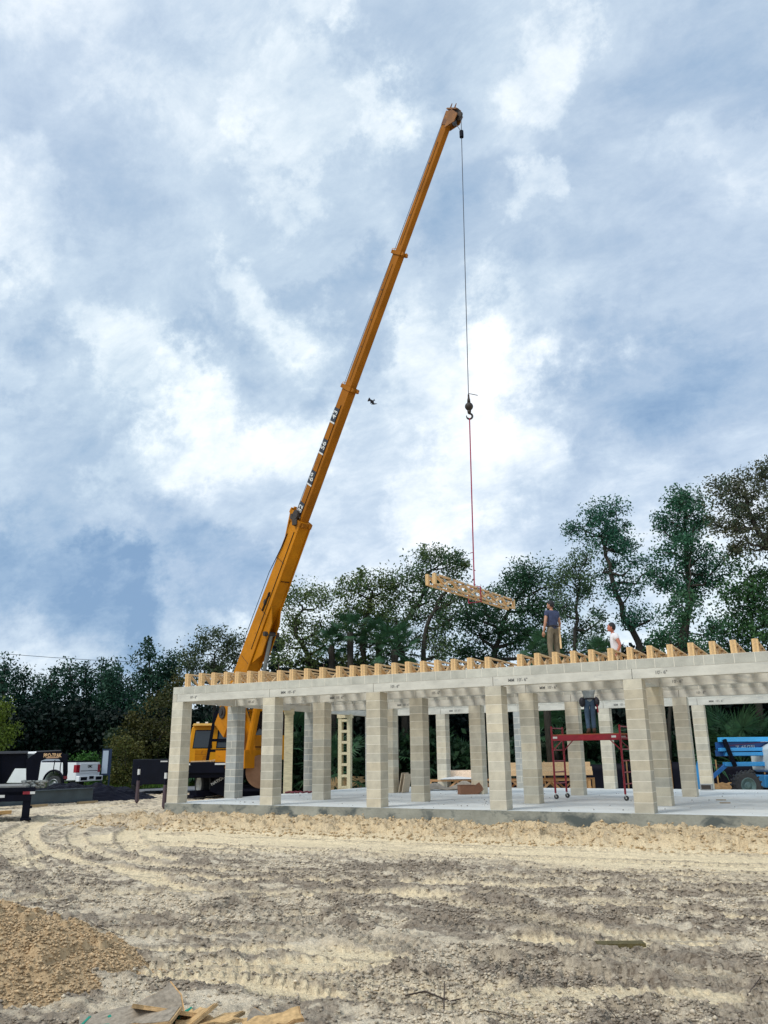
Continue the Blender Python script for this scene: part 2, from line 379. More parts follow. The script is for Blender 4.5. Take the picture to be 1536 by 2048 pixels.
TRK+=[([(1600,1738),(1000,1714),(500,1697),(300,1692),(150,1702),(30,1724)],.22,.022,.014,.12,.95),
 ([(1600,1792),(900,1768),(400,1758),(150,1722),(60,1672),(120,1632),(280,1603)],.20,.025,.016,.12,.85),
 ([(1600,1770),(950,1752),(430,1742),(210,1712),(150,1672),(200,1640),(300,1618)],.20,.025,.016,.12,.6),
 ([(1600,1712),(1000,1695),(600,1680),(330,1672)],.18,.02,.014,.12,.9),
 ([(1600,1825),(1100,1800),(600,1790),(250,1790),(-40,1810)],.20,.025,.018,.11,.7),
 ([(1600,1850),(1200,1812),(800,1790),(500,1800)],.16,.02,.018,.10,.85)]
TRK=[(curve(a),*b) for a,*b in TRK]
def ground_h(X,Y,detail=True):
    """returns height, mud(0..1 dark, with painted groove shade), cream(0..1 pale compacted)"""
    wx=X+1.2*(fbm(X*.5,Y*.5,3,91)-.5); wy=Y+1.2*(fbm(X*.5+9,Y*.5,3,95)-.5)
    near=sstep(-1.5,-3.2,Y)*1.0
    h=-.40+.06*(fbm(X*.22,Y*.22,3,3)-.5)+.0*X
    inside=sstep(70,45,np.hypot(X-9,Y+2))
    # bands by distance from the building front (dry graded strip next to it, churned mud beyond)
    mudn=.20*fbm(wx*.45,wy*.6,3,21)+.32*fbm(X*2.1,Y*2.6,4,22)+.29*fbm(X*7,Y*9,3,23)+.19*fbm((X+.2*Y)*1.3,(Y-.12*X)*11,3,24)
    churn=sstep(-4.2,-6.8,Y-.5*(fbm(X*.6,Y*.6,2,40)-.5)*6)*.88+.12
    churn=np.where(X<2.5,np.maximum(churn,.85),churn)
    mud=np.clip(churn*sstep(.46,.555,mudn+.05*np.exp(-((Y+8.5)/2.2)**2))*.95,0,1)
    cream=1-churn
    # lumps
    rough=(.25+.75*churn)*inside
    pat=.35+.95*sstep(.40,.62,fbm(X*.8,Y*1.1,3,18))
    h+=rough*pat*(.026*(ridged(wx*1.9,wy*2.4,4,5)-.62)+.040*(ridged(X*5.5+.6*vnoise(X*2,Y*2,9),Y*6.5,3,15)-.62))
    h+=rough*pat*.028*(sstep(.42,.48,vnoise(X*6.5+2*vnoise(X*3,Y*3,81),Y*8+2*vnoise(X*3,Y*3,82),83))-.5)
    h+=rough*.030*(fbm((X+.2*Y)*1.6,(Y-.12*X)*9,3,25)-.5)
    if detail: h+=rough*.026*(ridged(X*21,Y*23,3,31)-.55)
    clod=sstep(.60,.86,vnoise(X*11+3*vnoise(X*3,Y*3,8),Y*12,77))*sstep(.45,.7,fbm(X*.9,Y*.9,3,78)); h+=.034*clod*rough
    shp=X.shape; Xf,Yf,hf,mf_,cf,inf_=X.ravel(),Y.ravel(),np.array(h).ravel(),np.array(mud).ravel(),np.array(cream).ravel(),np.broadcast_to(inside,shp).ravel()
    for pts,hw,dep,lug,per,light in TRK:
        px_=[p[0] for p in pts];py_=[p[1] for p in pts]
        sel=np.nonzero((Xf>min(px_)-.7)&(Xf<max(px_)+.7)&(Yf>min(py_)-.7)&(Yf<max(py_)+.7))[0]
        if len(sel)==0: continue
        x,y=Xf[sel],Yf[sel]; d,al,sd_=poly_dist(x,y,pts); k2=d<hw+.35
        sel,x,y,d,al,sd_=sel[k2],x[k2],y[k2],d[k2],al[k2],sd_[k2]
        if len(sel)==0: continue
        ins=inf_[sel]; hh_=hf[sel];m1_=mf_[sel];c1_=cf[sel]
        d=d+.07*(fbm(x*2.5,y*2.5,3,61)-.5)
        core=sstep(hw,hw*.78,d); rim=np.exp(-((d-hw*1.15)/(.07))**2); lat=d/hw
        ph=(al+.35*d)/per+.5*(sd_>0)+.35*(fbm(x*3,y*3,2,63)-.5)
        lugs=sstep(.25,.30,np.abs((ph%1)-.5))
        lugm=sstep(.38,.5,lat)*sstep(1.0,.92,lat) if light>.5 else sstep(.08,.15,lat)*sstep(1.0,.9,lat)
        brk=sstep(.24,.44,fbm(x*1.3,y*1.3,3,int(hw*1000)))
        keep=core*(.35+.65*brk)
        hh_=hh_*(1-.80*keep)+(-.405)*(.80*keep)-dep*.8*keep+lug*1.15*lugs*lugm*keep+.034*rim*ins*(.4+.6*fbm(x*6,y*6,2,71))
        if light>=0: m1_=m1_*(1-.85*keep*light); c1_=np.maximum(c1_,keep*light)
        else: m1_=np.maximum(m1_,keep*(-light))
        edge=np.exp(-((d-hw*1.02)/.05)**2)*brk; m1_=np.maximum(m1_,.75*edge*ins*(y<-3.2)); m1_=np.maximum(m1_,keep*lugm*(1-lugs)*.6*(.3+.7*fbm(x*9,y*9,2,64)))  # damp soil in lug grooves, darkened further to stand in for groove shade
        hf[sel]=hh_; mf_[sel]=m1_; cf[sel]=c1_
    h,mud,cream=hf.reshape(shp),mf_.reshape(shp),cf.reshape(shp)
    # spoil berm in front of the slab
    xr=sstep(-1.2,-.4,X)*sstep(24,22,X)
    yb=-2.35-.45*(fbm(X*.45,X*0+1,4,51)-.5)*2-.2*(vnoise(X*1.7,X*0,52)-.5)+(.012*(X-8))*-1
    fr=sstep(yb-.22-.7*vnoise(X*2.1,Y*2,57)-.25*vnoise(X*7,Y*7,53),yb+.12,Y)*sstep(.1,-.3,Y)
    bt=.085+.10*(fbm(X*.8,Y*.8,3,54)-.5)+.17*(ridged(X*2.3,Y*2.6,4,55)-.55)+.08*(ridged(X*6,Y*7,3,59)-.55)+.05*(ridged(X*16,Y*16,3,56)-.5)+.07*(sstep(.45,.52,vnoise(X*4,Y*5,60))-.5)
    bt=bt*(1-.45*np.exp(-((X-9.9)/.35)**2))
    berm=np.clip(fr*bt*1.0,-.05,1)*xr; h=np.maximum(h,h*(1-xr*fr)+xr*fr*(-.42+berm*1.35)); 
    bm=xr*fr
    mud=mud*(1-.9*bm); mud=mud+.45*bm*sstep(.50,.62,fbm(X*4,Y*5,4,58))
    # keep below the slab
    sl=sstep(-.35,-.1,X)*sstep(25,24,X)*sstep(-.06,.0,Y)*sstep(13,12.7,Y); h=h*(1-sl)-.8*sl
    return h,np.clip(mud,0,1),np.clip(cream,0,1),bm
az0=math.atan2(FW.y,FW.x)
tf=np.linspace(-R_(38),R_(38),1050); tcz=np.linspace(R_(38),2*math.pi-R_(38),70)[1:-1]
th=np.concatenate([tf,tcz])+az0
ds=[1.2]
while ds[-1]<60: ds.append(ds[-1]*(1.0030 if 4.5<ds[-1]<35 else 1.012))
while ds[-1]<1500: ds.append(ds[-1]*1.10)
ds=np.array(ds)
DD,TT=np.meshgrid(ds,th,indexing='ij'); X=CAM.x+DD*np.cos(TT); Y=CAM.y+DD*np.sin(TT)
hh,mud,cream,bmk=ground_h(X,Y)
nr,ncx=X.shape; idx=np.arange(nr*ncx).reshape(nr,ncx); nx=np.roll(idx,-1,axis=1)
F=np.stack([idx[:-1],idx[1:],nx[1:],nx[:-1]],-1).reshape(-1,4)
V=np.stack([X,Y,hh],-1).reshape(-1,3)
def ground_mat():
    m=bpy.data.materials.new('churned_sand'); m.use_nodes=True; t=m.node_tree; t.nodes.clear(); N=NT(t)
    out=N.n('ShaderNodeOutputMaterial'); p=N.n('ShaderNodeBsdfPrincipled'); N.l(p.outputs[0],out.inputs[0])
    vec=N.n('ShaderNodeTexCoord').outputs['Object']
    a=N.n('ShaderNodeVertexColor'); a.layer_name='soil'; s=N.n('ShaderNodeSeparateColor'); N.l(a.outputs[0],s.inputs[0])
    nA=N.noise(vec,1.1,8,.62,.3); nB=N.noise(vec,7,7,.68,.3); nC=N.noise(vec,38,5,.7)
    base=N.mix(N.math('MULTIPLY_ADD',N.math('SUBTRACT',nA,.5),2.2,.5,clamp=True),(.60,.50,.36),(.85,.745,.575))
    base=N.mix(s.outputs[1],base,(.92,.76,.50))
    base=N.mix(N.math('MULTIPLY',s.outputs[2],.70),base,(.66,.50,.30))
    mm=N.math('MULTIPLY_ADD',N.math('SUBTRACT',nB,.5),2.2,s.outputs[0],clamp=True)
    mm=N.math('MULTIPLY',mm,N.math('MULTIPLY_ADD',s.outputs[0],.8,.25),clamp=True)
    base=N.mix(mm,base,(.345,.285,.22))
    nD=N.noise(vec,2.7,6,.65,.5); dk=N.n('ShaderNodeMapRange'); N.l(nD,dk.inputs[0]); dk.inputs[1].default_value=.58; dk.inputs[2].default_value=.70
    base=N.mix(N.math('MULTIPLY',dk.outputs[0],N.math('MULTIPLY',s.outputs[0],.55)),base,(.12,.108,.10))
    nE=N.noise(vec,13,7,.72,.4); fe=N.n('ShaderNodeMapRange'); N.l(nE,fe.inputs[0]); fe.inputs[1].default_value=.53; fe.inputs[2].default_value=.60
    base=N.mix(N.math('MULTIPLY',fe.outputs[0],N.math('MULTIPLY_ADD',s.outputs[0],.70,.16),clamp=True),base,(.15,.115,.082))
    mc=N.n('ShaderNodeMapRange'); N.l(nC,mc.inputs[0]); mc.inputs[1].default_value=.3; mc.inputs[2].default_value=.7; mc.inputs[3].default_value=.70; mc.inputs[4].default_value=1.25
    base=N.vm('SCALE',base,sc=mc.outputs[0])
    N.l(base,p.inputs['Base Color']); p.inputs['Roughness'].default_value=.95; p.inputs['Specular IOR Level'].default_value=.12
    hb=N.math('ADD',N.math('MULTIPLY',nB,1.0),N.math('MULTIPLY',nC,.35)); b=N.n('ShaderNodeBump'); b.inputs['Strength'].default_value=1.0; b.inputs['Distance'].default_value=.07; N.l(hb,b.inputs['Height']); N.l(b.outputs[0],p.inputs['Normal'])
    return m
GM=ground_mat()
g=np_mesh('ground',V,F,GM,colr=np.stack([mud,cream,bmk],-1).reshape(-1,3),cname='soil'); tag(g,kind='structure')
# far ground / road beyond on the left: the paved road and the verge
def strip(name,px_pts_near,px_pts_far,z,mat_,kind,tone=(1,1,1)):
    a=[gz(x,y,z) for x,y in px_pts_near]; b=[gz(x,y,z) for x,y in px_pts_far]; mb=MB()
    n=len(a); mb.add(a+b,[(i,i+1,n+i+1,n+i) for i in range(n-1)]); o=mb.build(name,mat_); tag(o,kind=kind); return o
gA=gz(-400,1606,-.36); 
def ground_z(x,y):
    a=np.array([float(x)]);b=np.array([float(y)]); return float(ground_h(a,b,False)[0][0])
N1=gz(254,1590.5,-.36);N2=gz(330,1585.5,-.36);F1=gz(240,1581.2,-.36)
rd=(N2-N1); rd.z=0; rd.normalize(); rn=Vector((-rd.y,rd.x,0)); 
if rn.dot(F1-N1)<0: rn=-rn
RW=max(4.5,(F1-N1).dot(rn)); print('road dir',rd,'width',RW)
mb=MB(); mb.add([N1-rd*70,N1+rd*120,N1+rd*120+rn*RW,N1-rd*70+rn*RW],[(0,1,2,3)]); o=mb.build('road',ASPH); tag(o,kind='structure')
mb=MB(); G0=N1+rn*(RW+.05)+Vector((0,0,.006)); mb.add([G0-rd*90,G0+rd*140,G0+rd*140+rn*60,G0-rd*90+rn*60],[(0,1,2,3)])
VERGE=mat('verge_turf',(.075,.13,.022),.95,.35,2,.3,30,stain=((.05,.04,.02),.6,.5)); o=mb.build('grass_verge',VERGE); tag(o,kind='structure')

# ------------------------------------------------------------------ block building
SP=3.2448; RY=[0,2.671,7.207,12.0075]; RO=[0,-.095,-.165,-.32]; HC=2.774; HL=.213; CH=HC/13
bld=empty('block_building',(0,0,0),0,'unfinished pale concrete block building of open columns and beams on a raised grey slab','building')
sl=MB(); sl.box((10.98,6.23,-.35),(22.04,12.5,.70)); 
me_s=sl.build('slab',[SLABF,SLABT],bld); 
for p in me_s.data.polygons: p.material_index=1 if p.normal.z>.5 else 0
def col_mesh(style,seed):
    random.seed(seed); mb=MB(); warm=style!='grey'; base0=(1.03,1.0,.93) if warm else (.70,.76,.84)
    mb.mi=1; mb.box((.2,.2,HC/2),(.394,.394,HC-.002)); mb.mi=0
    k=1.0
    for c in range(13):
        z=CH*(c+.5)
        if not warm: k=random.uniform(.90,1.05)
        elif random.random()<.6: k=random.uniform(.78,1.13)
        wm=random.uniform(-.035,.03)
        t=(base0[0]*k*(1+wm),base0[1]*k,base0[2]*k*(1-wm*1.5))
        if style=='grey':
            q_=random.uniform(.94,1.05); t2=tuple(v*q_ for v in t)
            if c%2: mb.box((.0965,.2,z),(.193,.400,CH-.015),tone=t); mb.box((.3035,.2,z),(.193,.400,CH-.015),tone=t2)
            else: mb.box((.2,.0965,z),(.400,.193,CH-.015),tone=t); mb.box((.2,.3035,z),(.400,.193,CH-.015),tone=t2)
        else: mb.box((.2+random.uniform(-.0015,.0015),.2,z),(.400,.400,CH-.014),tone=t)
    return mb
for r in range(4):
    for i in range(6):
        if (r,i) in((2,2),): pass
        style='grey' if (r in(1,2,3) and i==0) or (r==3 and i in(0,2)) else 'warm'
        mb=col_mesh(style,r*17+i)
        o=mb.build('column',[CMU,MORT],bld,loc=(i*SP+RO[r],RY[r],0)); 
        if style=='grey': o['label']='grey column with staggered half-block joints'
def beam_row(r,x0,x1,y,marks=True,lintstart=0.0):
    # precast lintels end to end, then one course of blocks
    k=0; x=x0+lintstart; first=True
    if lintstart: 
        b=MB(); b.box((x0+lintstart/2-.002,y+.1,HC+HL/2),(lintstart-.006,.199,HL-.008),tone=tn()); b.build('corner_block',CMU,bld)
    while x<x1-.2:
        nx_=min((i_ for i_ in [j*SP+RO[r]+.21 for j in range(0,9)] if i_>x+.5),default=x1); nx_=min(nx_,x1)
        mb=MB(); mb.box(((x+nx_)/2,y+.1,HC+HL/2),(nx_-x-.010,.2,HL-.004)); l=mb.build('lintel',LINT,bld,bevel=.006)
        if marks and nx_-x>2:
            mm=frameM((x+.62,y-.004,HC+HL*.52),(1,0,0),(0,-1,0))
            text_mesh('lettering','MM  10\'- 6"' if (k%2 or r==3) else '10\'- 6"',.10,INK,mm,l,bold=.001)
        x=nx_;k+=1
    z=HC+HL+CH/2; x=x0; mb=MB(); mb.mi=1; mb.box(((x0+x1)/2,y+.1,z),(x1-x0-.006,.194,CH-.002)); mb.mi=0; kk=1
    while x<x1-.01:
        L=min(.403,x1-x)
        if random.random()<.08: L=min(.2,x1-x)
        if random.random()<.3: kk=random.uniform(.86,1.08)
        mb.box((x+L/2,y+.1,z),(L-.014,.2,CH-.014),tone=(.93*kk,.97*kk,kk*1.0)); x+=L
    mb.build('block_course',[CMU,MORT],bld)
random.seed(3)
beam_row(0,0,21.9,0,True,.16); beam_row(1,.2,21.9,RY[1]); beam_row(2,.1,21.9,RY[2]); 
beam_row(3,-.32,21.9,RY[3])
def ybeam(x,y0,y1):
    mb=MB(); mb.box((x+.1,(y0+y1)/2,HC+HL/2-.001),(.2,y1-y0-.01,HL-.006)); mb.build('cross_lintel',LINT,bld)
    mb=MB(); y=y0
    while y<y1-.01:
        L=min(.403,y1-y); mb.box((x+.1,y+L/2,HC+HL+CH/2-.001),(.199,L-.010,CH-.012),tone=tn()); y+=L
    mb.build('block_course',CMU,bld)
ybeam(0,.205,RY[1]-.003); ybeam(-.1,RY[1]+.205,RY[2]-.003); ybeam(-.17,RY[2]+.205,RY[3]-.003)
for x in (4*SP+.1,): ybeam(x,.205,RY[1]-.003)
TZ=HC+HL+CH   # wall top

# ------------------------------------------------------------------ trusses
def truss_template(name,L,h,label,cat,group,endw=.15,endd=.13,bw=.089,plates=False):
    t=empty(name,(0,0,0),0,label,cat,group); ch=.040
    for nm,z in (('bottom_chord',ch/2),('top_chord',h-ch/2)):
        MB().box((0,L/2,z),(bw,L,ch),tone=tn(.1,.04)).build(nm,WOOD,t)
    for y in (endd/2-.004,L-endd/2+.004):
        mb=MB(); mb.box((0,y,h/2),(endw,endd,h-.004-.002),tone=(1.08,1.05,.95)); mb.box((.0,y-.0,h/2+.003),(endw*.35,endd+.012,h+.004),tone=(.86,.84,.8)); mb.build('end_post',WOOD,t)
    n=int(round((L-.3)/.42)); n+=n%2; st=(L-.3)/n
    for k in range(n):
        y0=.15+k*st;y1=y0+st; z0,z1=(ch,h-ch) if k%2 else (h-ch,ch)
        MB().bar((0,y0,z0),(0,y1,z1),.07,.036,(0,0,1),tone=tn(.12,.05)).build('web',WOOD,t)
    if plates:
        for k in range(0,n+1,2):
            for s in(-1,1): MB().box((s*(bw/2+.002),.15+k*st,h-ch*.8),(.003,.14,.06)).build('nail_plate',PLATE,t)
        for k in range(1,n,2):
            for s in(-1,1): MB().box((s*(bw/2+.002),.15+k*st,ch*.8),(.003,.14,.06)).build('nail_plate',PLATE,t)
    return t
random.seed(11)
tops=[372,398,424,449,471,494,518,555,580,608,640,673,700,722,750,783,811,840,869,902,934,969]
xs=[]
def X_at_px(px,z,y=.08):
    lo,hi=-5,25
    for _ in range(50):
        mid=(lo+hi)/2; v=Vector((mid,y,z))-CAM; q=768+FPX*(v.dot(CR))/v.dot(FW)
        if q<px: lo=mid
        else: hi=mid
    return lo
T0=truss_template('floor_truss',7.35,.40,'pine floor truss resting across the block walls','truss','row of floor trusses set along the wall top',.122,.13)
front=[X_at_px(p,3.5) for p in tops]
x=X_at_px(1034,3.5)
while x<21.6: front.append(x); x+=.428+random.uniform(-.012,.012)
for i,x in enumerate(front):
    o=T0 if i==0 else copy_tree(T0)
    px=tops[i] if i<len(tops) else 1034+(i-len(tops))*38
    o.location=(x+.06,.07+random.uniform(-.02,.02),TZ+.003); o.rotation_euler=(0,R_(random.uniform(-1.2,1.2)),R_(random.uniform(-.4,.4)))
    o.scale=(1,1,float(np.interp(px,[372,500,555,969,1500],[.94,.82,.74,.70,.70]))*random.uniform(.985,1.015))
NTR=len(front)
lab={0:'leftmost pine floor truss at the end of the wall top',21:'pine floor truss just left of the wide gap, its full side showing',22:'pine floor truss just right of the wide gap in the row'}
allT=[o for o in bpy.data.objects if o.parent is None and o.name.startswith('floor_truss')]
allT.sort(key=lambda o:o.location.x)
for i,o in enumerate(allT):
    ci=min(range(6),key=lambda k:abs(k*SP+.2-o.location.x)); dx=o.location.x-(ci*SP+.2); nm=['left corner','second','third','fourth','fifth','sixth'][ci]
    step=int(round(dx/.43)); wd=['','first','second','third','fourth','fifth','sixth','seventh','eighth','ninth','tenth','eleventh','twelfth','thirteenth'][min(13,abs(step))]
    base=f'roof truss {wd} '+("right" if step>0 else "left")+f' of the {nm} front column, on the wall top' if step else f'roof truss directly above the {nm} front column, on the wall top'
    o['label']=lab.get(i,base)
# hanging bundle
T1=truss_template('floor_truss',5.4,.31,'nearer of the two trusses hanging from the red sling','truss','trusses hanging from the crane',.085,.09,bw=.075,plates=True)
a_=at(868,1168,22.0); b_=at(1040,1222,27.3); dv=b_-a_; rz=math.atan2(-dv.x,dv.y); tilt=math.atan2(dv.z,math.hypot(dv.x,dv.y)); print('bundle',a_,b_,dv.length,R_(1)**-1*rz,R_(1)**-1*tilt)
T1.rotation_euler=(tilt,0,rz); T1.location=a_
sd_=Vector((math.cos(rz),math.sin(rz),0))
for k,(lb,dy) in enumerate((('farther of the two trusses hanging from the red sling',.06),)):
    c=copy_tree(T1); c['label']=lb; c.location=a_-sd_*(.25*(k+1))+Vector((0,dy,.004)); 
BC=a_+dv.normalized()*2.75-sd_*.12   # middle of the bundle
BC.z+=.31

# ------------------------------------------------------------------ crane truck
crane=empty('crane_truck',at(460,1560,37.5).xy.to_3d()+Vector((0,0,-.4)),0,'old yellow crane truck behind the building with its long telescopic boom raised','crane truck')
CI=Matrix.Translation(-crane.location)
def P(*a): return Vector(a)-crane.location
def pw(px,py,D): return at(px,py,D)-crane.location
def part(mb,name,mt,parent=None,**k): return mb.build(name,mt,parent or crane,**k)
p0=pw(462,1425,36.2); tip=pw(903,224,24.55)
bv=(tip-p0); BLn=bv.length; b=bv.normalized(); hd=Vector((b.x,b.y,0)).normalized(); sdn=hd.cross(Vector((0,0,1))).normalized()
if sdn.dot(CAM-crane.location-p0)<0: sdn=-sdn
un=b.cross(sdn).normalized()
if un.z>0: un=-un
print('boom',BLn,'el',math.degrees(math.asin(b.z)))
def bpt(t,u=0,s=0): return p0+b*(t*BLn)+un*u+sdn*s      # t along, u to the underside, s to the near side
def tpx(py):        # parameter where the axis crosses photo row py
    lo,hi=0,1
    for _ in range(40):
        mid=(lo+hi)/2; v=p0+crane.location+b*(mid*BLn)-CAM; y=1024-FPX*v.dot(CU)/v.dot(FW)
        if y>py: lo=mid
        else: hi=mid
    return lo
t1,t2,t3=tpx(1040),tpx(775),tpx(505); print('ts',t1,t2,t3)
def boxbeam(mb,ta,tb,ha,hb,wa,wb,tone=None):
    vs=[]
    for t,h,w_ in((ta,ha,wa),(tb,hb,wb)):
        for i,j in((-1,-1),(1,-1),(1,1),(-1,1)): vs.append(bpt(t,j*h/2,i*w_/2))
    mb.add(vs,[(3,2,1,0),(4,5,6,7),(0,1,5,4),(1,2,6,5),(2,3,7,6),(3,0,4,7)],tone)
# base section
mb=MB(); boxbeam(mb,-.035,t1*.35,1.02,.92,.52,.52); boxbeam(mb,t1*.35,t1,.92,.74,.52,.46)
for s in(-1,1):      # flange strips along the lower edge
    a=bpt(.0,.50*1.0,s*.285);c=bpt(t1,.365,s*.255); mb.bar(a,c,.05,.10,un)
bs=part(mb,'base_section',YEL); 
mb=MB(); 
for s in(-1,1): mb.add([bpt(.10,.44,s*.24),bpt(.21,.43,s*.24),bpt(.185,.86,s*.2),bpt(.13,.95,s*.2),bpt(.10,.44,s*.20),bpt(.21,.43,s*.20),bpt(.185,.86,s*.16),bpt(.13,.95,s*.16)],[(0,1,2,3),(7,6,5,4),(0,4,5,1),(1,5,6,2),(2,6,7,3),(3,7,4,0)])
part(mb,'cylinder_lug',YEL)
mb=MB(); mb.tube([bpt(.165,.80,-.34),bpt(.165,.80,.34)],.10,10); part(mb,'pivot_pin',DARK)
# sections
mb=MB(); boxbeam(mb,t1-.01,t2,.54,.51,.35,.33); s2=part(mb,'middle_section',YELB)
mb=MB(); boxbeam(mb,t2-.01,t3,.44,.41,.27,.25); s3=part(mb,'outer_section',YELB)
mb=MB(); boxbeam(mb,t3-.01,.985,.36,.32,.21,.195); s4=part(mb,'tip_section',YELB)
def collar(t,h,w_,th,parent,name='collar'):
    mb=MB(); d=th/BLn
    for s in(-1,1): 
        mb.bar(bpt(t,-h/2-.03,s*(w_/2+.02)),bpt(t,h/2+.03,s*(w_/2+.02)),th,.05,sdn)
    mb.bar(bpt(t,h/2+.05,-w_/2-.05),bpt(t,h/2+.05,w_/2+.05),th*.9,.07,un); mb.bar(bpt(t,-h/2-.05,-w_/2-.05),bpt(t,-h/2-.05,w_/2+.05),th*.9,.07,un)
    for s in(-1,1): mb.box(bpt(t,h/2+.11,s*w_*.35),(.09,.09,.14)); mb.box(bpt(t,-h/2-.10,s*w_*.35),(.06,.06,.12))
    return part(mb,name,YELB,parent)
collar(t1-.004,.72,.48,.22,bs); collar(t2-.002,.55,.34,.16,s2); collar(t3-.002,.46,.27,.14,s3)
# bracket and roller box at the top of the base section
mb=MB(); A=bpt(t1-.012,-.36,.12); mb.bar(bpt(t1-.035,-.34,.15),bpt(t1+.010,-.66,.15),.07,.20,sdn); mb.bar(bpt(t1-.03,-.42,.0),bpt(t1+.012,-.70,.05),.10,.10,sdn); mb.bar(bpt(t1+.004,-.36,.2),bpt(t1+.004,-.72,.2),.08,.16,b); part(mb,'rope_bracket',YEL,bs)
mb=MB(); mb.disc(bpt(t1+.006,-.06,.30),sdn,.19,.12,12); mb.disc(bpt(t1+.0,-.24,.29),sdn,.12,.14,10); mb.box(bpt(t1-.004,.06,.28),(.22,.2,.3)); part(mb,'sheave_box',DARK,bs)
mb=MB()   # loops on the tip side of the collars
for t,h in((t2,.55),(t3,.46)):
    c0=bpt(t+.002,-h/2-.14,.05); mb.tube([c0+un*.1+b*.05,c0-un*.10+b*.04,c0-un*.16,c0-un*.10-b*.04,c0+un*.1-b*.05],.012,5)
part(mb,'guide_loop',YEL2,s2)
mb=MB(); mb.tube([bpt(.03,-.60,.1),bpt(t1,-.44,.1),bpt(.99,-.27,.04)],.011,5); part(mb,'hoist_rope',CAB)
mb=MB(); mb.bar(bpt(t1+.01,.10,.181),bpt(t2-.03,.10,.178),.012,.030,sdn); part(mb,'power_track',BLK,s2)
mb=MB(); mb.bar(bpt(t1*.35,.20,.264),bpt(t1-.02,.16,.238),.012,.05,sdn); part(mb,'seam',DARK,bs)
mb=MB(); mb.disc(bpt(.205,-.05,.262),sdn,.13,.02,10); mb.disc(bpt(.22,.02,.262),sdn,.09,.03,10); mb.bar(bpt(.19,.0,.264),bpt(.225,.05,.264),.02,.12,sdn); part(mb,'grease_port',DARK,bs)
mb=MB(); 
for sx_ in(-.10,.0,.10): pass
q=tpx(1155); mb.bar(bpt(q,.405,-.20),bpt(q,.405,.20),.01,.14,un); part(mb,'warning_decal',BLK,bs)
mb=MB(); mb.bar(bpt(q,.413,-.08),bpt(q,.413,.12),.004,.11,un); part(mb,'decal_face',WTXT,bs)
mb=MB()
for s,off in((1,-.30),(1,-.27)): mb.tube([bpt(.02,-.56,.29),bpt(.25,-.50,.29),bpt(.30,off,.275),bpt(t1-.03,off,.25)],.014,5)
part(mb,'hydraulic_hose',BLK,bs)
for tt in(.10,.19,.28,.36):
    if tt<t1-.02: mb=MB(); mb.bar(bpt(tt,-.36,.2655),bpt(tt,.36,.2655),.012,.012,b); part(mb,'weld_seam',DARK,bs)
for (ta,tb,hh_,ws,pr) in((t2,t3,.45,.131,s3),(t3,.975,.38,.102,s4)):
    mb=MB(); mb.bar(bpt(ta+.01,.02,ws+.002),bpt(tb-.02,.0,ws-.002),.006,.03,sdn); part(mb,'seam',DARK,pr)
    for q_ in(.3,.5,.72):
        mb=MB(); mb.disc(bpt(ta+(tb-ta)*q_,-.08,ws+.002),sdn,.035,.01,8); part(mb,'plug',DARK,pr)
# length plates with numbers: they read up the boom
for py,num in((833,'43'),(895,'56'),(958,'69'),(1021,'82')):
    q=tpx(py); c=bpt(q,-.085,.1795)
    e1=.0
    Mx=frameM(c,b,sdn)       # local x up the boom
    mb=MB(); mb.box((0,0,0),(.56,.38,.006)); mb.v=[tuple(Mx@Vector(v)) for v in mb.v]; pl=part(mb,'length_plate',NAVY,s2)
    mb=MB(); mb.box((-.318,0,.0),(.06,.40,.008)); mb.v=[tuple(Mx@Vector(v)) for v in mb.v]; part(mb,'plate_edge',WTXT,pl) if False else mb.build('plate_edge',WTXT,s2)
    Mt=frameM(c+sdn*.008+b*.01,b,sdn)
    t_=text_mesh('number',num,.40,WTXT,Mt,s2,bold=.004,sx=.88)
# head
mb=MB(); boxbeam(mb,.980,1.0,.37,.39,.24,.24)
tp=bpt(1.0)
fwd=(hd*.9-b*.0).normalized()
sh=pw(918,232,24.3)
for s in(-1,1): mb.add([bpt(.975,.12,s*.15),bpt(1.002,.12,s*.15),bpt(1.002,.12,s*.15)+(sh-bpt(1.0,.1))*1.05,bpt(.990,.12,s*.15)+(sh-bpt(1.0,.1))*1.0,bpt(.975,.12,s*.12),bpt(1.002,.12,s*.12),bpt(1.002,.12,s*.12)+(sh-bpt(1.0,.1))*1.05,bpt(.990,.12,s*.12)+(sh-bpt(1.0,.1))*1.0],[(0,1,2,3),(7,6,5,4),(0,4,5,1),(1,5,6,2),(2,6,7,3),(3,7,4,0)])
mb.bar(bpt(1.003,-.20),bpt(1.003,.38),.26,.05,b)
for s in(-.16,.10): mb.tube([bpt(1.0,s-.04),bpt(1.012,s),bpt(1.0,s+.04)],.02,5)
hdp=part(mb,'boom_head',mat('weathered_yellow',(.24,.09,.010),.6,.35,3,.2,20,stain=((.10,.035,.012),.5,2)))
mb=MB(); mb.disc(sh,sdn,.16,.07,18); mb.disc(bpt(1.0,.30),sdn,.13,.08,16); part(mb,'sheave',DARK)
rx=sh+hd*.03; zb=at(920,273,24.35).z-crane.location.z; zball=at(938,813,24.4)-crane.location
hk=Vector((rx.x,rx.y,0))
mb=MB(); mb.tube([sh+hd*.10,zball+Vector((0,0,.42))],.014,6); part(mb,'load_rope',CAB)
mb=MB(); _k=(sh.z-zb)/(sh.z-zball.z); aw=(sh+hd*.10).lerp(zball,_k); mb.tube([aw-Vector((0,0,.13)),aw+Vector((0,0,.13))],.075,10); part(mb,'switch_weight',BLK)
mb=MB(); mb.tube([bpt(.985,.48,.05),aw+Vector((0,0,.16))-hd*.03],.012,5); mb.ball(bpt(.984,.50,.05),.09,8,6,(1,1,1.6)); part(mb,'switch_chain',CAB)
hb=zball.copy()
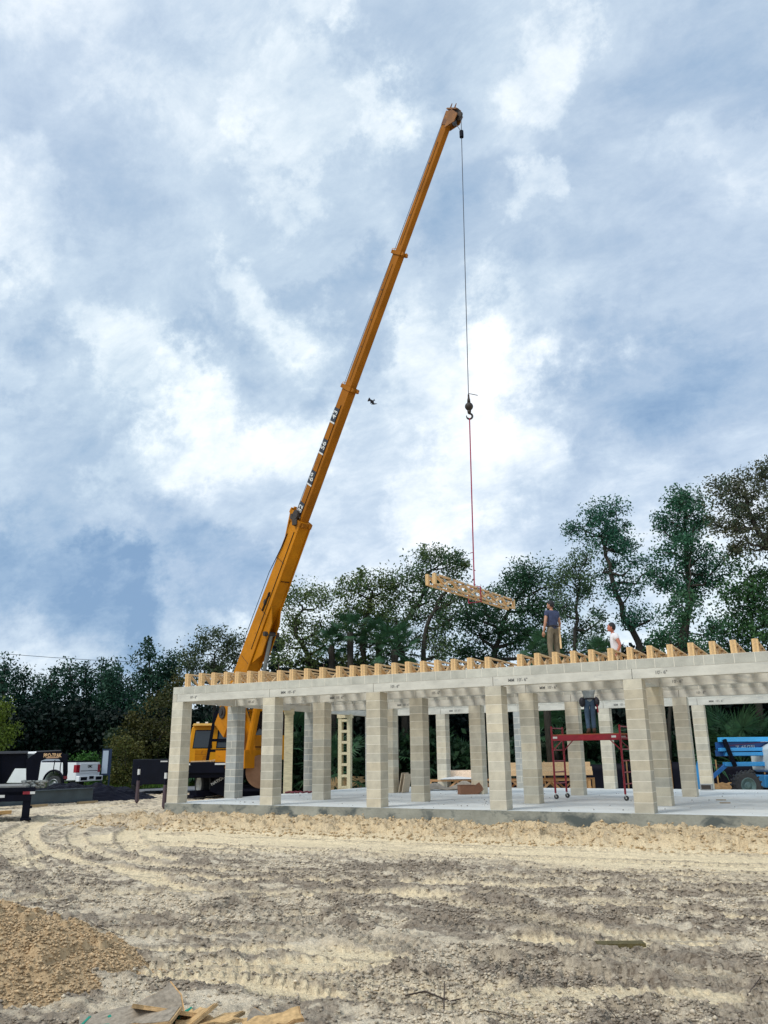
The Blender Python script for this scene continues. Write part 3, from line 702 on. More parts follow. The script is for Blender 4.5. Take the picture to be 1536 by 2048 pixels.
mb=MB(); mb.ball(hb,.135,16,12); mb.tube([hb+Vector((0,0,.14)),hb+Vector((0,0,.24)),hb+Vector((0,0,.30)),hb+Vector((0,0,.42))],[.06,.05,.035,.03],8); mb.tube([hb-Vector((0,0,.14)),hb-Vector((0,0,.24))],[.07,.055],8); mb.tube([hb+Vector((0,0,.46)),hb+Vector((0,0,.46))+CR*.3-Vector((0,0,.07))],.012,5); part(mb,'headache_ball',DARK,smooth=True)
mb=MB(); hc=hb-Vector((0,0,.34)); pts=[hb-Vector((0,0,.22))]+[hc+CR*(.095*math.sin(a))+Vector((0,0,.095*math.cos(a))) for a in np.linspace(0,R_(285),12)]; mb.tube(pts,[.035]+[.034]*9+[.026,.018,.01],8); part(mb,'hook',DARK,smooth=True)
# red sling (its own thing)
so_=empty('lifting_sling',(0,0,0),0,'long red strap sling hanging from the crane hook down to the trusses','sling')
ht=crane.location+hc-Vector((0,0,.08)); bt_=Vector((BC.x,BC.y,BC.z+.02))
mb=MB(); mb.bar(ht,bt_,.085,.03,CR,.085,.03); mb.build('strap',RED,so_)
mb=MB(); ctr=bt_-Vector((0,0,.22)); ld=dv.normalized(); up=Vector((0,0,1))
lp=[ctr+sd_*(x_)+up*z_ for x_,z_ in((0,.24),(.20,.23),(.21,-.23),(-.21,-.23),(-.20,.23),(0,.24))]
mb.tube(lp,.022,5); mb.ball(bt_,.05,8,6); mb.build('choker_loop',RED,so_)
mb=MB()
for k in range(3): mb.bar(ht+(bt_-ht)*(.80+.10*k),ht+(bt_-ht)*(.80+.10*k)+CR*(.05 if k else -.10)-Vector((0,0,.03)),.05,.012)
mb.build('sling_label',RED,so_)

# turret, cylinder, cabin
mb=MB()
pt=p0
mb.prism([(-.30,-.30),(.55,-.75),(.85,-2.2),(1.6,-2.2),(1.3,-.9),(.45,.42),(0,.46),(-.28,.25)],.10,frameM(p0+sdn*.34,hd,Vector((0,0,1))))
mb.prism([(-.30,-.30),(.55,-.75),(.85,-2.2),(1.6,-2.2),(1.3,-.9),(.45,.42),(0,.46),(-.28,.25)],.10,frameM(p0-sdn*.34,hd,Vector((0,0,1))))
# frameM gives local z = world up, local x = heading
mb.box(p0+hd*.9+Vector((0,0,-1.9)),(1.5,1.3,.7)); part(mb,'turret',YEL)
mb=MB(); mb.disc(p0+sdn*.41,sdn,.26,.08,20); mb.disc(p0+sdn*.47,sdn,.12,.06,12); part(mb,'boom_pivot',DARK)
mb=MB(); cy0=p0+hd*1.55+Vector((0,0,-1.75)); cy1=bpt(.165,.80); mb.tube([cy0,cy0.lerp(cy1,.62)],.15,12); part(mb,'lift_cylinder',YEL,smooth=False)
mb=MB(); mb.tube([cy0.lerp(cy1,.6),cy1],.085,10); part(mb,'cylinder_rod',mat('chrome_rod',(.22,.24,.25),.35,.1,6,metal=.6))
# operator cabin right of the turret
oc=pw(536,1475,36.8); oc.z=1.15+.9+.4
mb=MB(); mb.box(oc+Vector((0,0,-.45)),(1.0,1.4,1.0)); 
for sx in(-.46,.46):
    for sy in(-.66,.66): mb.box(oc+Vector((sx,sy,.55)),(.09,.09,1.0))
mb.box(oc+Vector((0,0,1.08)),(1.08,1.48,.09)); oc_=part(mb,'operator_cabin',YEL2)
mb=MB(); mb.box(oc+Vector((0,0,.55)),(.86,1.26,.98)); part(mb,'cabin_window',GLS,oc_)
# carrier
th_=YAW+R_(6)   # carrier points away from the viewer
fd=Vector((-math.sin(th_),math.cos(th_),0)); rt=Vector((math.cos(th_),math.sin(th_),0))
CO=Vector((0,0,0)); M0=Matrix((rt,fd,Vector((0,0,1)))).transposed().to_4x4()
M3=M0.to_3x3()
base=pw(424,1592,37.0); base.z=0
def L(x,y,z): return base+rt*x+fd*y+Vector((0,0,z))
mb=MB(); mb.box(L(.5,-.2,1.22),(3.6,3.4,.42),M3); mb.box(L(.5,-.2,.93),(3.3,3.1,.2),M3); mb.box(L(.9,3,.85),(.9,8,.35),M3); part(mb,'truck_deck',BLK,bevel=.02)
mb=MB(); 
for x_ in(-.95,.45): mb.box(L(x_,-1.925,1.36),(.42,.03,.07),M3)
part(mb,'reflector',WTXT)
mb=MB(); mb.box(L(-1.25,-1.0,.72),(.55,.8,.5),M3); part(mb,'tool_box',STEEL)
def wheel(c,ax,r,wd,parent,tread=0,rim=RIM,rr=.56):
    ax=Vector(ax).normalized(); mb=MB(); q=ax.orthogonal().normalized()
    mb.lathe(c,ax,[(-wd*.44,r*rr*.9),(-wd*.5,r*rr),(-wd*.5,r*.90),(-wd*.40,r),(wd*.40,r),(wd*.5,r*.90),(wd*.5,r*rr),(wd*.44,r*rr*.9)],28)
    if tread:
        e=ax.cross(q)
        for k in range(tread):
            a=2*math.pi*k/tread
            for s in(-1,1):
                a2=a+(s*.5)*math.pi/tread; d=(q*math.cos(a2)+e*math.sin(a2)); t_=ax.cross(d)
                mb.bar(c+d*(r+.015)+ax*s*.02,c+d*(r+.012)+ax*s*wd*.5+t_*s*.05,.05,.05,d)
    w_=part(mb,'wheel',RUB,parent) if parent is None else mb.build('wheel',RUB,parent)
    mb=MB(); s_=ax
    for s in(-1,1): mb.lathe(c,ax,[(s*wd*.50,r*rr*1.03),(s*wd*.53,r*rr*.95),(s*wd*.42,r*rr*.85),(s*wd*.30,r*rr*.55),(s*wd*.40,r*rr*.4),(s*wd*.42,.01)],22); mb.disc(c+ax*s*wd*.42,ax,r*.14,wd*.12,12)
    mb.build('rim',rim,w_); return w_
wx=(rt*.93-fd*.30).normalized(); 
for k,(px_,D_) in enumerate(((404,37.1),(419,38.3))):
    c=pw(px_,1571,D_); c.z=.53; wheel(c,(-_r*.85-Vector((FW.x,FW.y,0)).normalized()*.53),.53,.30,crane,0,WHT if k==9 else RIM,.62)
for k in range(2): wheel(L(1.9,-.2+k*1.35,.53),rt,.53,.5,crane)
# cab seen from behind
cb=L(-.30,3.0,0); 
def C(x,y,z): return cb+rt*x+fd*y+Vector((0,0,z))
mb=MB(); poly=[(-1.13,1.20),(1.13,1.20),(1.17,2.1),(1.05,2.95),(.92,3.06),(-.92,3.06),(-1.05,2.95),(-1.17,2.1)]
Mc=Matrix((rt,fd,Vector((0,0,1)))).transposed().to_4x4(); Mc.translation=cb+fd*.8
mb.prism(poly,1.6,Mc); cabo=part(mb,'cab',YEL2,bevel=.05)
mb=MB(); Mc2=Mc.copy(); Mc2.translation=cb+fd*.7; mb.prism([(-1.0,3.03),(1.0,3.03),(.95,3.13),(-.95,3.13)],1.9,Mc2); mb.build('cab_roof',mat('pale_yellow_roof',(.85,.50,.12),.5,.1,3),cabo)
for s in(-1,1):
    mb=MB(); mb.prism([(s*.12,2.05),(s*.94,2.05),(s*.86,2.80),(s*.18,2.80)],.03,Matrix.Translation(-fd*.815)@Mc); mb.build('rear_window',GLS,cabo)
    mb=MB(); mb.prism([(s*.09,2.02),(s*.98,2.02),(s*.89,2.84),(s*.15,2.84)],.014,Matrix.Translation(-fd*.805)@Mc); mb.build('window_seal',BLK,cabo)
    for z0,z1 in((1.75,1.95),(1.32,1.70)):
        mb=MB(); mb.prism([(s*.25,z0),(s*.85,z0),(s*.85,z1),(s*.25,z1)],.02,Matrix.Translation(-fd*.81)@Mc); mb.build('pressed_panel',YEL,cabo)
for k in range(5):
    mb=MB(); mb.box(C(-.8+.4*k,.1,3.17),(.13,.1,.07),M3); mb.build('roof_light',WTXT,cabo)
mb=MB()  # black headache rack, ladder shaped, between the cab windows
for s in(-1,1): mb.bar(L(.18+s*.62,1.6,1.4),L(.18+s*.36,1.6,3.55),.13,.1,fd)
for z,ww in((3.5,.78),(2.35,.9),(1.9,1.0),(3.2,.75)): mb.box(L(.18,1.6,z),(ww,.08,.12 if z<3.4 else .26),M3)
part(mb,'headache_rack',BLK)
mb=MB(); 
for s in(-1,1): mb.bar(L(1.5,.9,1.5),L(1.5,.9,2.3),.05,.05)
mb.tube([pw(503,1528,36),pw(503,1512,36),pw(503,1494,36),pw(528,1494,36),pw(560,1494,36)],.025,6); part(mb,'hand_rail',BLK)
# mud flap with white letters, outrigger beam
fl=pw(440,1590,35.6); fl.z=.55
mb=MB(); mb.box(fl,(.65,.03,.75),M3@Matrix.Rotation(R_(20),3,'Y')); mf_=part(mb,'mud_flap',BLK)
text_mesh('lettering','NATIONAL',.16,WTXT,frameM(fl+Vector((-.02,0,.2))-fd*.03,rt+Vector((0,0,.55)),-fd),mf_,bold=.004)
mb=MB(); 
oa=pw(385,1596,35.6);ob=pw(452,1592,36.6); oa.z=.22; ob.z=.25
mb.bar(oa,ob,.5,.22); mb.box(oa-Vector((0,0,.1)),(.7,.7,.1)); part(mb,'outrigger',BLK,bevel=.02)
mb=MB(); q0=pw(510,1588,36.4);q0.z=.30; mb.box(q0,(2.4,1.0,.5),M3); part(mb,'outrigger',BLK,bevel=.02)
# things lying on the deck
def lying(name,mtl,label,cat,fn):
    mb=MB(); fn(mb); o=mb.build(name,mtl); tag(o,label,cat); return o
dk=crane.location
cool=dk+pw(446,1516,36.0)-Vector((0,0,0))
t=empty('cooler',(cool.x,cool.y,dk.z+1.44),th_,'small turquoise cooler on the back of the crane truck deck','cooler')
MB().box((0,0,.18),(.5,.34,.34)).build('box',mat('turquoise_plastic',(.03,.42,.50),.4,.05,3),t,bevel=.02); MB().box((0,0,.38),(.52,.36,.05)).build('lid',WHT,t,bevel=.01)
random.seed(5)
mb=MB(); q=dk+pw(418,1524,35.8); q.z=dk.z+1.46
for k in range(6): a=q+rt*random.uniform(-.9,.6)+fd*random.uniform(-.1,.3); mb.bar(a,a+rt*random.uniform(.4,.9)+fd*random.uniform(-.2,.2)+Vector((0,0,random.uniform(0,.1))),.12,.04)
o=mb.build('timber_scraps',WOOD); tag(o,'loose pale timber scraps lying on the black crane deck','timber scraps')
# round plywood pad
pc=at(524,1543,35.0); t=empty('round_pad',(pc.x,pc.y,pc.z),0,'big round brown plywood disc with a dark slot, upright behind the second front column','disc')
vd=(CAM-pc); vd.z=0; vd.normalize()
mb=MB(); mb.disc((0,0,0),vd,.66,.09,48); mb.build('disc',PLYB,t,bevel=.006)
mb=MB(); mb.box(vd*.05+CR*.02+Vector((0,0,.02)),(.17,.02,.08),frameM((0,0,0),_r,(0,0,1)).to_3x3()); mb.build('slot',BLK,t)
mb=MB(); mb.tube([vd*.0+Vector((0,0,-.62))-_r*.3,vd*.0+Vector((0,0,-.62))+_r*.3],.05,6); mb.bar(Vector((0,0,-.70))-_r*.8,Vector((0,0,-.70))+_r*.8,.3,.1); mb.build('cradle',BLK,t)
# ------------------------------------------------------------------ people
def skin_data(name,V,E,Rr,root=0,sub=1):
    me=bpy.data.meshes.new(name); me.from_pydata([tuple(v) for v in V],E,[]); o=bpy.data.objects.new(name,me); col.objects.link(o)
    o.modifiers.new('s','SKIN'); 
    for i,sv in enumerate(me.skin_vertices[0].data): sv.radius=(Rr[i],Rr[i]) if not isinstance(Rr[i],tuple) else Rr[i]; sv.use_root=(i==root)
    if sub: ss=o.modifiers.new('u','SUBSURF'); ss.levels=sub; ss.render_levels=sub
    dg=bpy.context.evaluated_depsgraph_get(); r=bpy.data.meshes.new_from_object(o.evaluated_get(dg)); bpy.data.objects.remove(o); bpy.data.meshes.remove(me)
    v=[tuple(x.co) for x in r.vertices]; f=[tuple(p.vertices) for p in r.polygons]; bpy.data.meshes.remove(r); return v,f
def skin_obj(name,V,E,Rr,mt,parent,extra=None,sub=1,root=0):
    v,f=skin_data(name,V,E,Rr,root,sub); mb=MB(); mb.add(v,f)
    if extra: extra(mb)
    return mb.build(name,mt,parent,smooth=True)
def hand(mb,wr,d,palm_n,side,curl=.5):
    d=d.normalized(); palm_n=(palm_n-d*palm_n.dot(d)).normalized(); sdv=d.cross(palm_n)*side
    mb.tube([wr,wr+d*.03,wr+d*.07,wr+d*.095],[.026,.034,.038,.034],8)
    for k,(off,Ln) in enumerate(((-.030,.070),(-.010,.080),(.010,.075),(.029,.058))):
        p=wr+d*.088+sdv*off; q=p+d*Ln*.5+palm_n*Ln*.5*curl*.5; r=q+(d*(1-curl)+palm_n*curl)*Ln*.55
        mb.tube([p,q,r],[.0105,.0095,.0075],6)
    p=wr+d*.03-sdv*.030; q=p+d*.035-sdv*.022+palm_n*.008; mb.tube([p,q,q+d*.03+palm_n*.008],[.013,.011,.009],6)
def person(loc,rz,J,label,skin,shirt,trousers,hair,sleeve=.55,look=0,belt=True,pouches=False,stick=False,H=1.0,lean=0):
    t=empty('person',loc,rz,label,'person')
    V=lambda k: Vector(J[k])
    names=['pel','wai','che','nec','shL','elL','wrL','shR','elR','wrR','hiL','knL','anL','toL','hiR','knR','anR','toR','hd']
    ix={k:i for i,k in enumerate(names)}
    E=[('pel','wai'),('wai','che'),('che','nec'),('che','shL'),('shL','elL'),('elL','wrL'),('che','shR'),('shR','elR'),('elR','wrR'),('pel','hiL'),('hiL','knL'),('knL','anL'),('anL','toL'),('pel','hiR'),('hiR','knR'),('knR','anR'),('anR','toR'),('nec','hd')]
    rad={'pel':.10,'wai':.085,'che':.095,'nec':.055,'shL':.058,'elL':.042,'wrL':.030,'hiL':.070,'knL':.058,'anL':.042,'toL':.035,'hd':.05}
    for k in list(rad):
        if k.endswith('L'): rad[k[:-1]+'R']=rad[k]
    Vs=[V(k) for k in names]; Rs=[rad[k] for k in names]
    hc=V('hd')+Vector((0,.012,.085)); Hm=Matrix.Rotation(look,3,'Z')
    def face(mb):
        mb.ball(hc,.098,14,12,(.80,.98,1.18),Hm)
        F=lambda x,y,z: hc+Hm@Vector((x,y,z))
        mb.ball(F(0,.05,-.055),.055,10,8,(.85,.9,.8),Hm)                      # jaw
        mb.add([F(-.014,.088,-.028),F(.014,.088,-.028),F(0,.118,-.026),F(0,.094,.018)],[(0,2,3),(2,1,3),(0,1,2)])
        for s in(-1,1): mb.ball(F(s*.079,.0,-.01),.022,6,5,(.4,.8,1.3),Hm)
        mb.tube([F(-.024,.090,-.055),F(0,.100,-.054),F(.024,.090,-.055)],.007,5)
        for s in(-1,1): mb.ball(F(s*.032,.082,.012),.012,6,5,(1,.6,.7),Hm)
        for sd2,e,wq in((-1,'elL','wrL'),(1,'elR','wrR')):
            a=V(e);b_=V(wq); hand(mb,b_,(b_-a),Vector((-sd2*.9,.25,0)),sd2,.45)
    body=skin_obj('body',Vs,[(ix[a],ix[b_]) for a,b_ in E],Rs,skin,t,face)
    # eyes
    for s in(-1,1): MB().ball(hc+Hm@Vector((s*.032,.089,.012)),.007,6,5).build('eye',DARK,body)
    mb=MB(); mb.ball(hc+Hm@Vector((0,-.018,.022)),.104,14,10,(.84,.95,1.12),Hm); 
    mb.f=[f for f in mb.f if not all((Vector(mb.v[i])-hc).dot(Hm@Vector((0,1,-.55)))>.012 for i in f)]; mb.t=mb.t[:len(mb.f)]; mb.m=mb.m[:len(mb.f)]
    mb.build('hair',hair,t,smooth=True)
    # shirt
    lp=lambda a,b_,k: V(a).lerp(V(b_),k)
    sv=[V('pel')+Vector((0,0,-.09)),V('wai'),V('che'),lp('che','nec',.75),V('shL'),lp('shL','elL',sleeve),V('shR'),lp('shR','elR',sleeve)]
    skin_obj('shirt',sv,[(0,1),(1,2),(2,3),(2,4),(4,5),(2,6),(6,7)],[(.160,.130),(.155,.128),(.185,.140),(.085,.085),.084,.076,.084,.076],shirt,t,None,2)
    tv=[V('pel')+Vector((0,0,.13)),V('pel'),V('hiL'),V('knL'),lp('knL','anL',.95),V('hiR'),V('knR'),lp('knR','anR',.95)]
    skin_obj('trousers',tv,[(0,1),(1,2),(2,3),(3,4),(1,5),(5,6),(6,7)],[(.140,.115),(.150,.125),.100,.078,.070,.100,.078,.070],trousers,t,None,2)
    for a,b_ in(('anL','toL'),('anR','toR')):
        p=V(a);q=V(b_); skin_obj('boot',[p+Vector((0,0,.10)),p+Vector((0,-.02,-.03)),q],[(0,1),(1,2)],[.058,.060,.045],BOOT,t)
    if belt:
        mb=MB(); c=V('pel')+Vector((0,0,.07)); n=20; mb.tube([c+Vector((.158*math.cos(a),.130*math.sin(a),0)) for a in np.linspace(0,2*math.pi,n)],.022,6); bo=mb.build('tool_belt',LEATH,t)
        if pouches:
            for s in(-1,1):
                MB().ball(c+Vector((s*.215,-.02,-.10)),.15,10,8,(.62,.9,1.0)).build('tool_pouch',LEATH,bo,smooth=True)
            MB().bar(c+Vector((.20,-.10,-.05)),c+Vector((.22,-.12,-.42)),.035,.03).build('hammer',REDP,bo)
    if stick:
        MB().bar(V('hiR')+Vector((.075,-.085,.12)),V('hiR')+Vector((.10,-.07,-.48)),.05,.02,tone=(1.25,1.3,1.35)).build('wooden_batten',WOOD,t)
    return t
stand=dict(pel=(0,0,.97),wai=(0,-.01,1.12),che=(0,-.01,1.32),nec=(0,0,1.48),hd=(0,.01,1.555),shL=(-.185,-.01,1.415),elL=(-.265,-.03,1.13),wrL=(-.27,.06,.88),shR=(.185,-.01,1.415),elR=(.29,.02,1.15),wrR=(.36,.16,.93),
  hiL=(-.095,0,.90),knL=(-.11,.02,.49),anL=(-.12,-.02,.09),toL=(-.135,.14,.045),hiR=(.095,0,.90),knR=(.12,.03,.49),anR=(.14,-.02,.09),toR=(.16,.14,.045))
m1=at(1108,1300,23.35); person((m1.x,m1.y,TZ+.41),YAW+R_(28),stand,'person standing on the trusses with his back turned, dark navy T-shirt and khaki trousers',SKIN,SHN,KHK,HAIR,.5,look=R_(28),stick=True)
J2=dict(stand); J2.update(elL=(-.34,.14,1.60),wrL=(-.22,.30,1.80),elR=(.34,.14,1.60),wrR=(.2,.3,1.80),shL=(-.19,.02,1.45),shR=(.19,.02,1.45),hiL=(-.085,0,.90),knL=(-.085,.02,.49),anL=(-.08,-.02,.09),toL=(-.11,.13,.045),hiR=(.085,0,.90),knR=(.085,.02,.49),anR=(.08,-.02,.09),toR=(.11,.13,.045),hd=(0,.09,1.53),nec=(0,.04,1.46))
J3=dict(pel=(0,0,.10),wai=(0,.01,.26),che=(0,.03,.46),nec=(0,.05,.62),hd=(0,.07,.695),shL=(-.185,.02,.555),elL=(-.25,-.07,.30),wrL=(-.235,.05,.07),shR=(.185,.02,.555),elR=(.23,-.02,.28),wrR=(.20,.22,.16),
  hiL=(-.10,.04,.08),knL=(-.13,.46,.06),anL=(-.13,.47,-.36),toL=(-.13,.60,-.41),hiR=(.10,.04,.08),knR=(.13,.46,.06),anR=(.13,.44,-.36),toR=(.13,.57,-.41))
m3=at(1233,1300,21.6); person((m3.x,m3.y,TZ+.41-.10),YAW+R_(90-8),J3,'person with a red face and white T-shirt, side-on behind the truss ends',SKINR,SHW,KHK,HAIR,.5,look=R_(0),belt=False)
# ------------------------------------------------------------------ scaffold
c1=gz(1112,1598.3,0);c3=gz(1252,1601.5,0); u_=(c3-c1); SL=u_.length; u_.normalize(); v_=Vector((-u_.y,u_.x,0)); 
if v_.dot(FW)<0: v_=-v_
print('scaffold len',SL,c1,c3); SW=.76; ZP=at(1182,1470,24.6).z; ZT=ZP+.25
sc=empty('rolling_scaffold',(c1.x,c1.y,0),0,'red rolling scaffold with ladder end frames and castors standing on the slab','scaffold')
def S(a,b_,z): return u_*a*SL+v_*b_*SW+Vector((0,0,z))
for e in(0,1):
    mb=MB()
    for s in(0,1): mb.tube([S(e,s,.16),S(e,s,ZT)],.029,8)
    z=.42
    while z<ZT: mb.tube([S(e,0,z),S(e,1,z)],.018,6); z+=.30
    mb.build('end_frame',REDP,sc)
    for s in(0,1):
        mb=MB(); cc=S(e,s,.065)+u_*.02; mb.disc(cc,v_,.065,.035,14); w_=mb.build('castor_wheel',RUB,sc)
        mb=MB(); mb.bar(cc+v_*.025,S(e,s,.17)+v_*.02,.03,.006); mb.bar(cc-v_*.025,S(e,s,.17)-v_*.02,.03,.006); mb.tube([cc-v_*.02,cc+v_*.02],.018,8); mb.build('castor_fork',RIM,w_)
for s in(0,1):
    a,b_=S(0,s,ZP-.07),S(1,s,ZP-.07); MB().bar(a,b_,.04,.15).build('side_rail',REDP,sc)
    MB().bar(S(0,s,ZP-.42),S(.17,s,ZP-.10),.025,.025).build('brace',REDP,sc); MB().bar(S(1,s,ZP-.42),S(.83,s,ZP-.10),.025,.025).build('brace',REDP,sc)
    for q in((.04,.07),(.90,.07)): MB().bar(S(q[0]-.02,s,ZP-.06)-v_*.022,S(q[0]+.045,s,ZP-.06)-v_*.022,.003,.055).build('label_sticker',WTXT,sc)
for k in range(3): MB().box(S(.5,.17+.33*k,ZP+.012),(SL*.97,.235,.035),frameM((0,0,0),u_,(0,0,1)).to_3x3(),tone=(.45,.25,.22)).build('plank',WOOD,sc)
mp_=sc.location+S(.53,.45,ZP+.03); person(mp_,YAW-R_(4),J2,'person on the red scaffold in blue jeans and striped shirt, wearing dark tool pouches',SKIN,STRP,JEAN,HAIR,.6,pouches=True).scale=(.94,.94,.93)

# ------------------------------------------------------------------ things behind and on the slab
def ladder_frame(px,py,rz,label,w_=.50):
    p=gz(px,py,0); t=empty('ladder_frame',(p.x,p.y,.002),rz,label,'wooden frame','ladder frames standing on the slab')
    for s in(-1,1): MB().box((s*(w_/2-.07),0,1.33),(.14,.30,2.66),tone=(.90,1.17,1.42)).build('rail',WOOD,t)
    for k in range(7): MB().box((0,0,.05+k*.42),(w_-.285,.29,.10),tone=(.90,1.17,1.42)).build('rung',WOOD,t)
    MB().box((0,0,2.735),(w_+.08,.36,.145),tone=(.95,1.22,1.5)).build('cap',WOOD,t)
ladder_frame(690,1577,YAW+R_(-12),'pale wooden ladder-like frame with square openings, standing clear left of the third column')
ladder_frame(575,1586.5,YAW+R_(96),'pale wooden ladder-like frame edge-on beside the second front column')
def bundle(px,py,z0,nx,nz,L,bw,bh,rz,label,name='lumber_stack',cat='lumber',tone=(1.1,1.1,1.05),D=None,jit=.05):
    p=gz(px,py,z0) if D is None else at(px,py,D); t=empty(name,(p.x,p.y,z0),rz,label,cat)
    for k in range(nz):
        for j in range(nx):
            MB().box((random.uniform(-jit,jit),j*(bw+.004),bh/2+k*(bh+.004)),(L,bw,bh),tone=tn(.12,.05,tone)).build('board',WOOD,t)
    return t
random.seed(21)
pl=bundle(690,1580,-.3,5,6,3.4,.16,.095,YAW+R_(8),'long banded stack of pale yellow boards lying behind the slab near the ladder-like frame')
for x_ in(-.9,.2,1.2): MB().bar((x_,-.085,0),(x_,-.085,.60),.03,.012).build('strap',BLK,pl)
bundle(1085,1575,.40,3,3,3.9,.26,.16,YAW+R_(3),'big honey-coloured timber beams stacked on trusses behind the fourth front column',tone=(1.15,1.2,1.3),D=34.2,name='timber_stack')
def flat_truss(px,py,D,z0,L,h,rz,label,nm='stacked_truss'):
    p=at(px,py,D); t=empty(nm,(p.x,p.y,z0),rz,label,'truss','trusses lying in a pile behind the slab')
    for z in(.03,h-.03): MB().box((0,0,z),(L,.09,.05),tone=tn(.15,.08,(.75,.62,.55))).build('chord',WOOD,t)
    n=int(L/.5)
    for k in range(n):
        z0_,z1_=(.05,h-.05) if k%2 else (h-.05,.05); x=-L/2+L*k/n; MB().bar((x,0,z0_),(x+L/n,0,z1_),.036,.07,tone=tn(.15,.08,(.8,.66,.6))).build('web',WOOD,t)
    for s in(-1,1): MB().box((s*(L/2-.05),0,h/2),(.1,.085,h-.12),tone=(.9,.8,.7)).build('end_post',WOOD,t)
for k,(px,dd,z0,L) in enumerate(((955,33.6,-.28,3.8),(940,34.2,-.28,4.4),(950,34.8,-.28,4.6),(1090,33.8,-.30,3.6),(1080,34.6,-.28,3.8),(1095,35.3,-.28,3.8))):
    flat_truss(px,1570,dd,z0,L,.56,YAW+R_(4-3*(k%3)),('front','middle','rear')[k%3]+(' truss of the reddish pile between the third and fourth front columns' if k<3 else ' truss underneath the big honey-coloured timber stack'))
bundle(927,1548,.34,3,2,1.2,.2,.14,YAW,'short cream blocks of timber piled on the reddish trusses',name='timber_offcuts',tone=(1.2,1.4,2.0),D=34.0)
mb=MB(); p=at(925,1545,33.7); mb.prism([(-.9,0),(-.7,.06),(-.2,.10),(.3,.05),(.7,.08),(.9,0)],.7,frameM((p.x,p.y,.31),_r,(0,0,1))); tag(mb.build('white_sheeting',WHT),'crumpled white sheeting on top of the reddish trusses','sheeting')
# cloth draped at the foot of a back column
p=gz(898,1580,0); n=18; mb=MB(); vs=[]
for j in range(7):
    for i in range(n): 
        x=(i/(n-1)-.5)*2.4; y=(j/6-.5)*.8; z=.02+.26*math.exp(-((x+.5)/.35)**2*1.2-(y/.3)**2)+.30*math.exp(-((x-.55)/.4)**2-(y/.3)**2)+.05*mnoise.noise(Vector((x*5,y*5,3))); vs.append(Vector((x*math.cos(YAW)-y*math.sin(YAW)+p.x,x*math.sin(YAW)+y*math.cos(YAW)+p.y,max(.005,z))))
mb.add(vs,[(j*n+i,j*n+i+1,(j+1)*n+i+1,(j+1)*n+i) for j in range(6) for i in range(n-1)]); o=mb.build('dust_sheet',mat('dust_sheet_cloth',(.36,.31,.25),.9,.3,6,.3,12),smooth=True); md=o.modifiers.new('s','SOLIDIFY'); md.thickness=.02; tag(o,'crumpled dirty beige cloth heaped round the foot of a back column','cloth')
p=gz(936,1589,0); t=empty('cardboard_box',(p.x,p.y,.001),YAW+R_(12),'open brown cardboard box lying on the slab beside a column foot','box')
MB().box((0,.15,.14),(.50,.34,.28)).build('carton',CARD,t,bevel=.008); MB().bar((.26,-.01,.28),(.42,-.01,.06),.30,.01,(0,1,0)).build('flap',CARD,t); MB().box((0,.15,.284),(.52,.36,.008)).build('flap',CARD,t)
p=gz(806,1585.5,0); 
for k,(dx,h) in enumerate(((0,.64),(.14,.60))):
    t=MB(); t.box((0,0,h/2),(.46,.035,h),Matrix.Rotation(R_(12),3,'X'),tone=(.75,.9,1.2)); o=t.build('leaning_board',WOOD,loc=(p.x+dx,p.y+.05-dx*.3,.01),rz=YAW+R_(60)); tag(o,('left' if k==0 else 'right')+' one of two grey-tan boards leaning at a column foot behind the third column','board')
p=gz(1402,1580,0); t=empty('loose_block',(p.x,p.y,.002),0,'single grey hollow concrete block lying at the foot of the rear right column','block')
CB=mat('grey_block',(.24,.25,.26),.95,.15,8,.3,60)
MB().box((.2,-.12,.1),(.39,.19,.19)).build('block_body',CB,t,bevel=.006); MB().box((.2,-.217,.1),(.30,.006,.13)).build('cell',DARK,t)
mb=MB(); p=gz(595,1587,0)
for k in range(7): a=p+_r*random.uniform(-.5,.4)+Vector((0,0,.03)); mb.tube([a,a+_r*.15+Vector((0,.05,.03)),a+_r*.3+Vector((0,-.05,0))],.03,5)
tag(mb.build('hose_pile',mat('maroon_hose',(.12,.015,.03),.6,.2,9)),'small heap of maroon hose on the slab edge beside the second front column','hose')
random.seed(9)
for (px,py,l) in((1442,1601,'left'),(1450,1607,'right')):
    p=gz(px,py,0); mb=MB(); mb.bar(p+Vector((-.12,0,.015)),p+Vector((.12,.05,.015)),.04,.02,tone=(.5,.5,.5)); tag(mb.build('wood_scrap',WOOD),f'tiny dark wood scrap on the slab right of the fifth column, the {l} one','scrap')
# rebar rods
for k,px in enumerate((557,647)):
    p=at(px,1350,26.4 if k else 27.5); mb=MB(); mb.tube([(p.x,p.y,TZ-.2),(p.x,p.y,TZ+.95-.1*k)],.010,5); tag(mb.build('rebar_rod',mat('rusty_bar',(.10,.06,.05),.9)),('thin steel rod sticking up among the trusses near the raised boom','slim steel rod sticking up among the trusses above the second to third columns')[k],'rod')
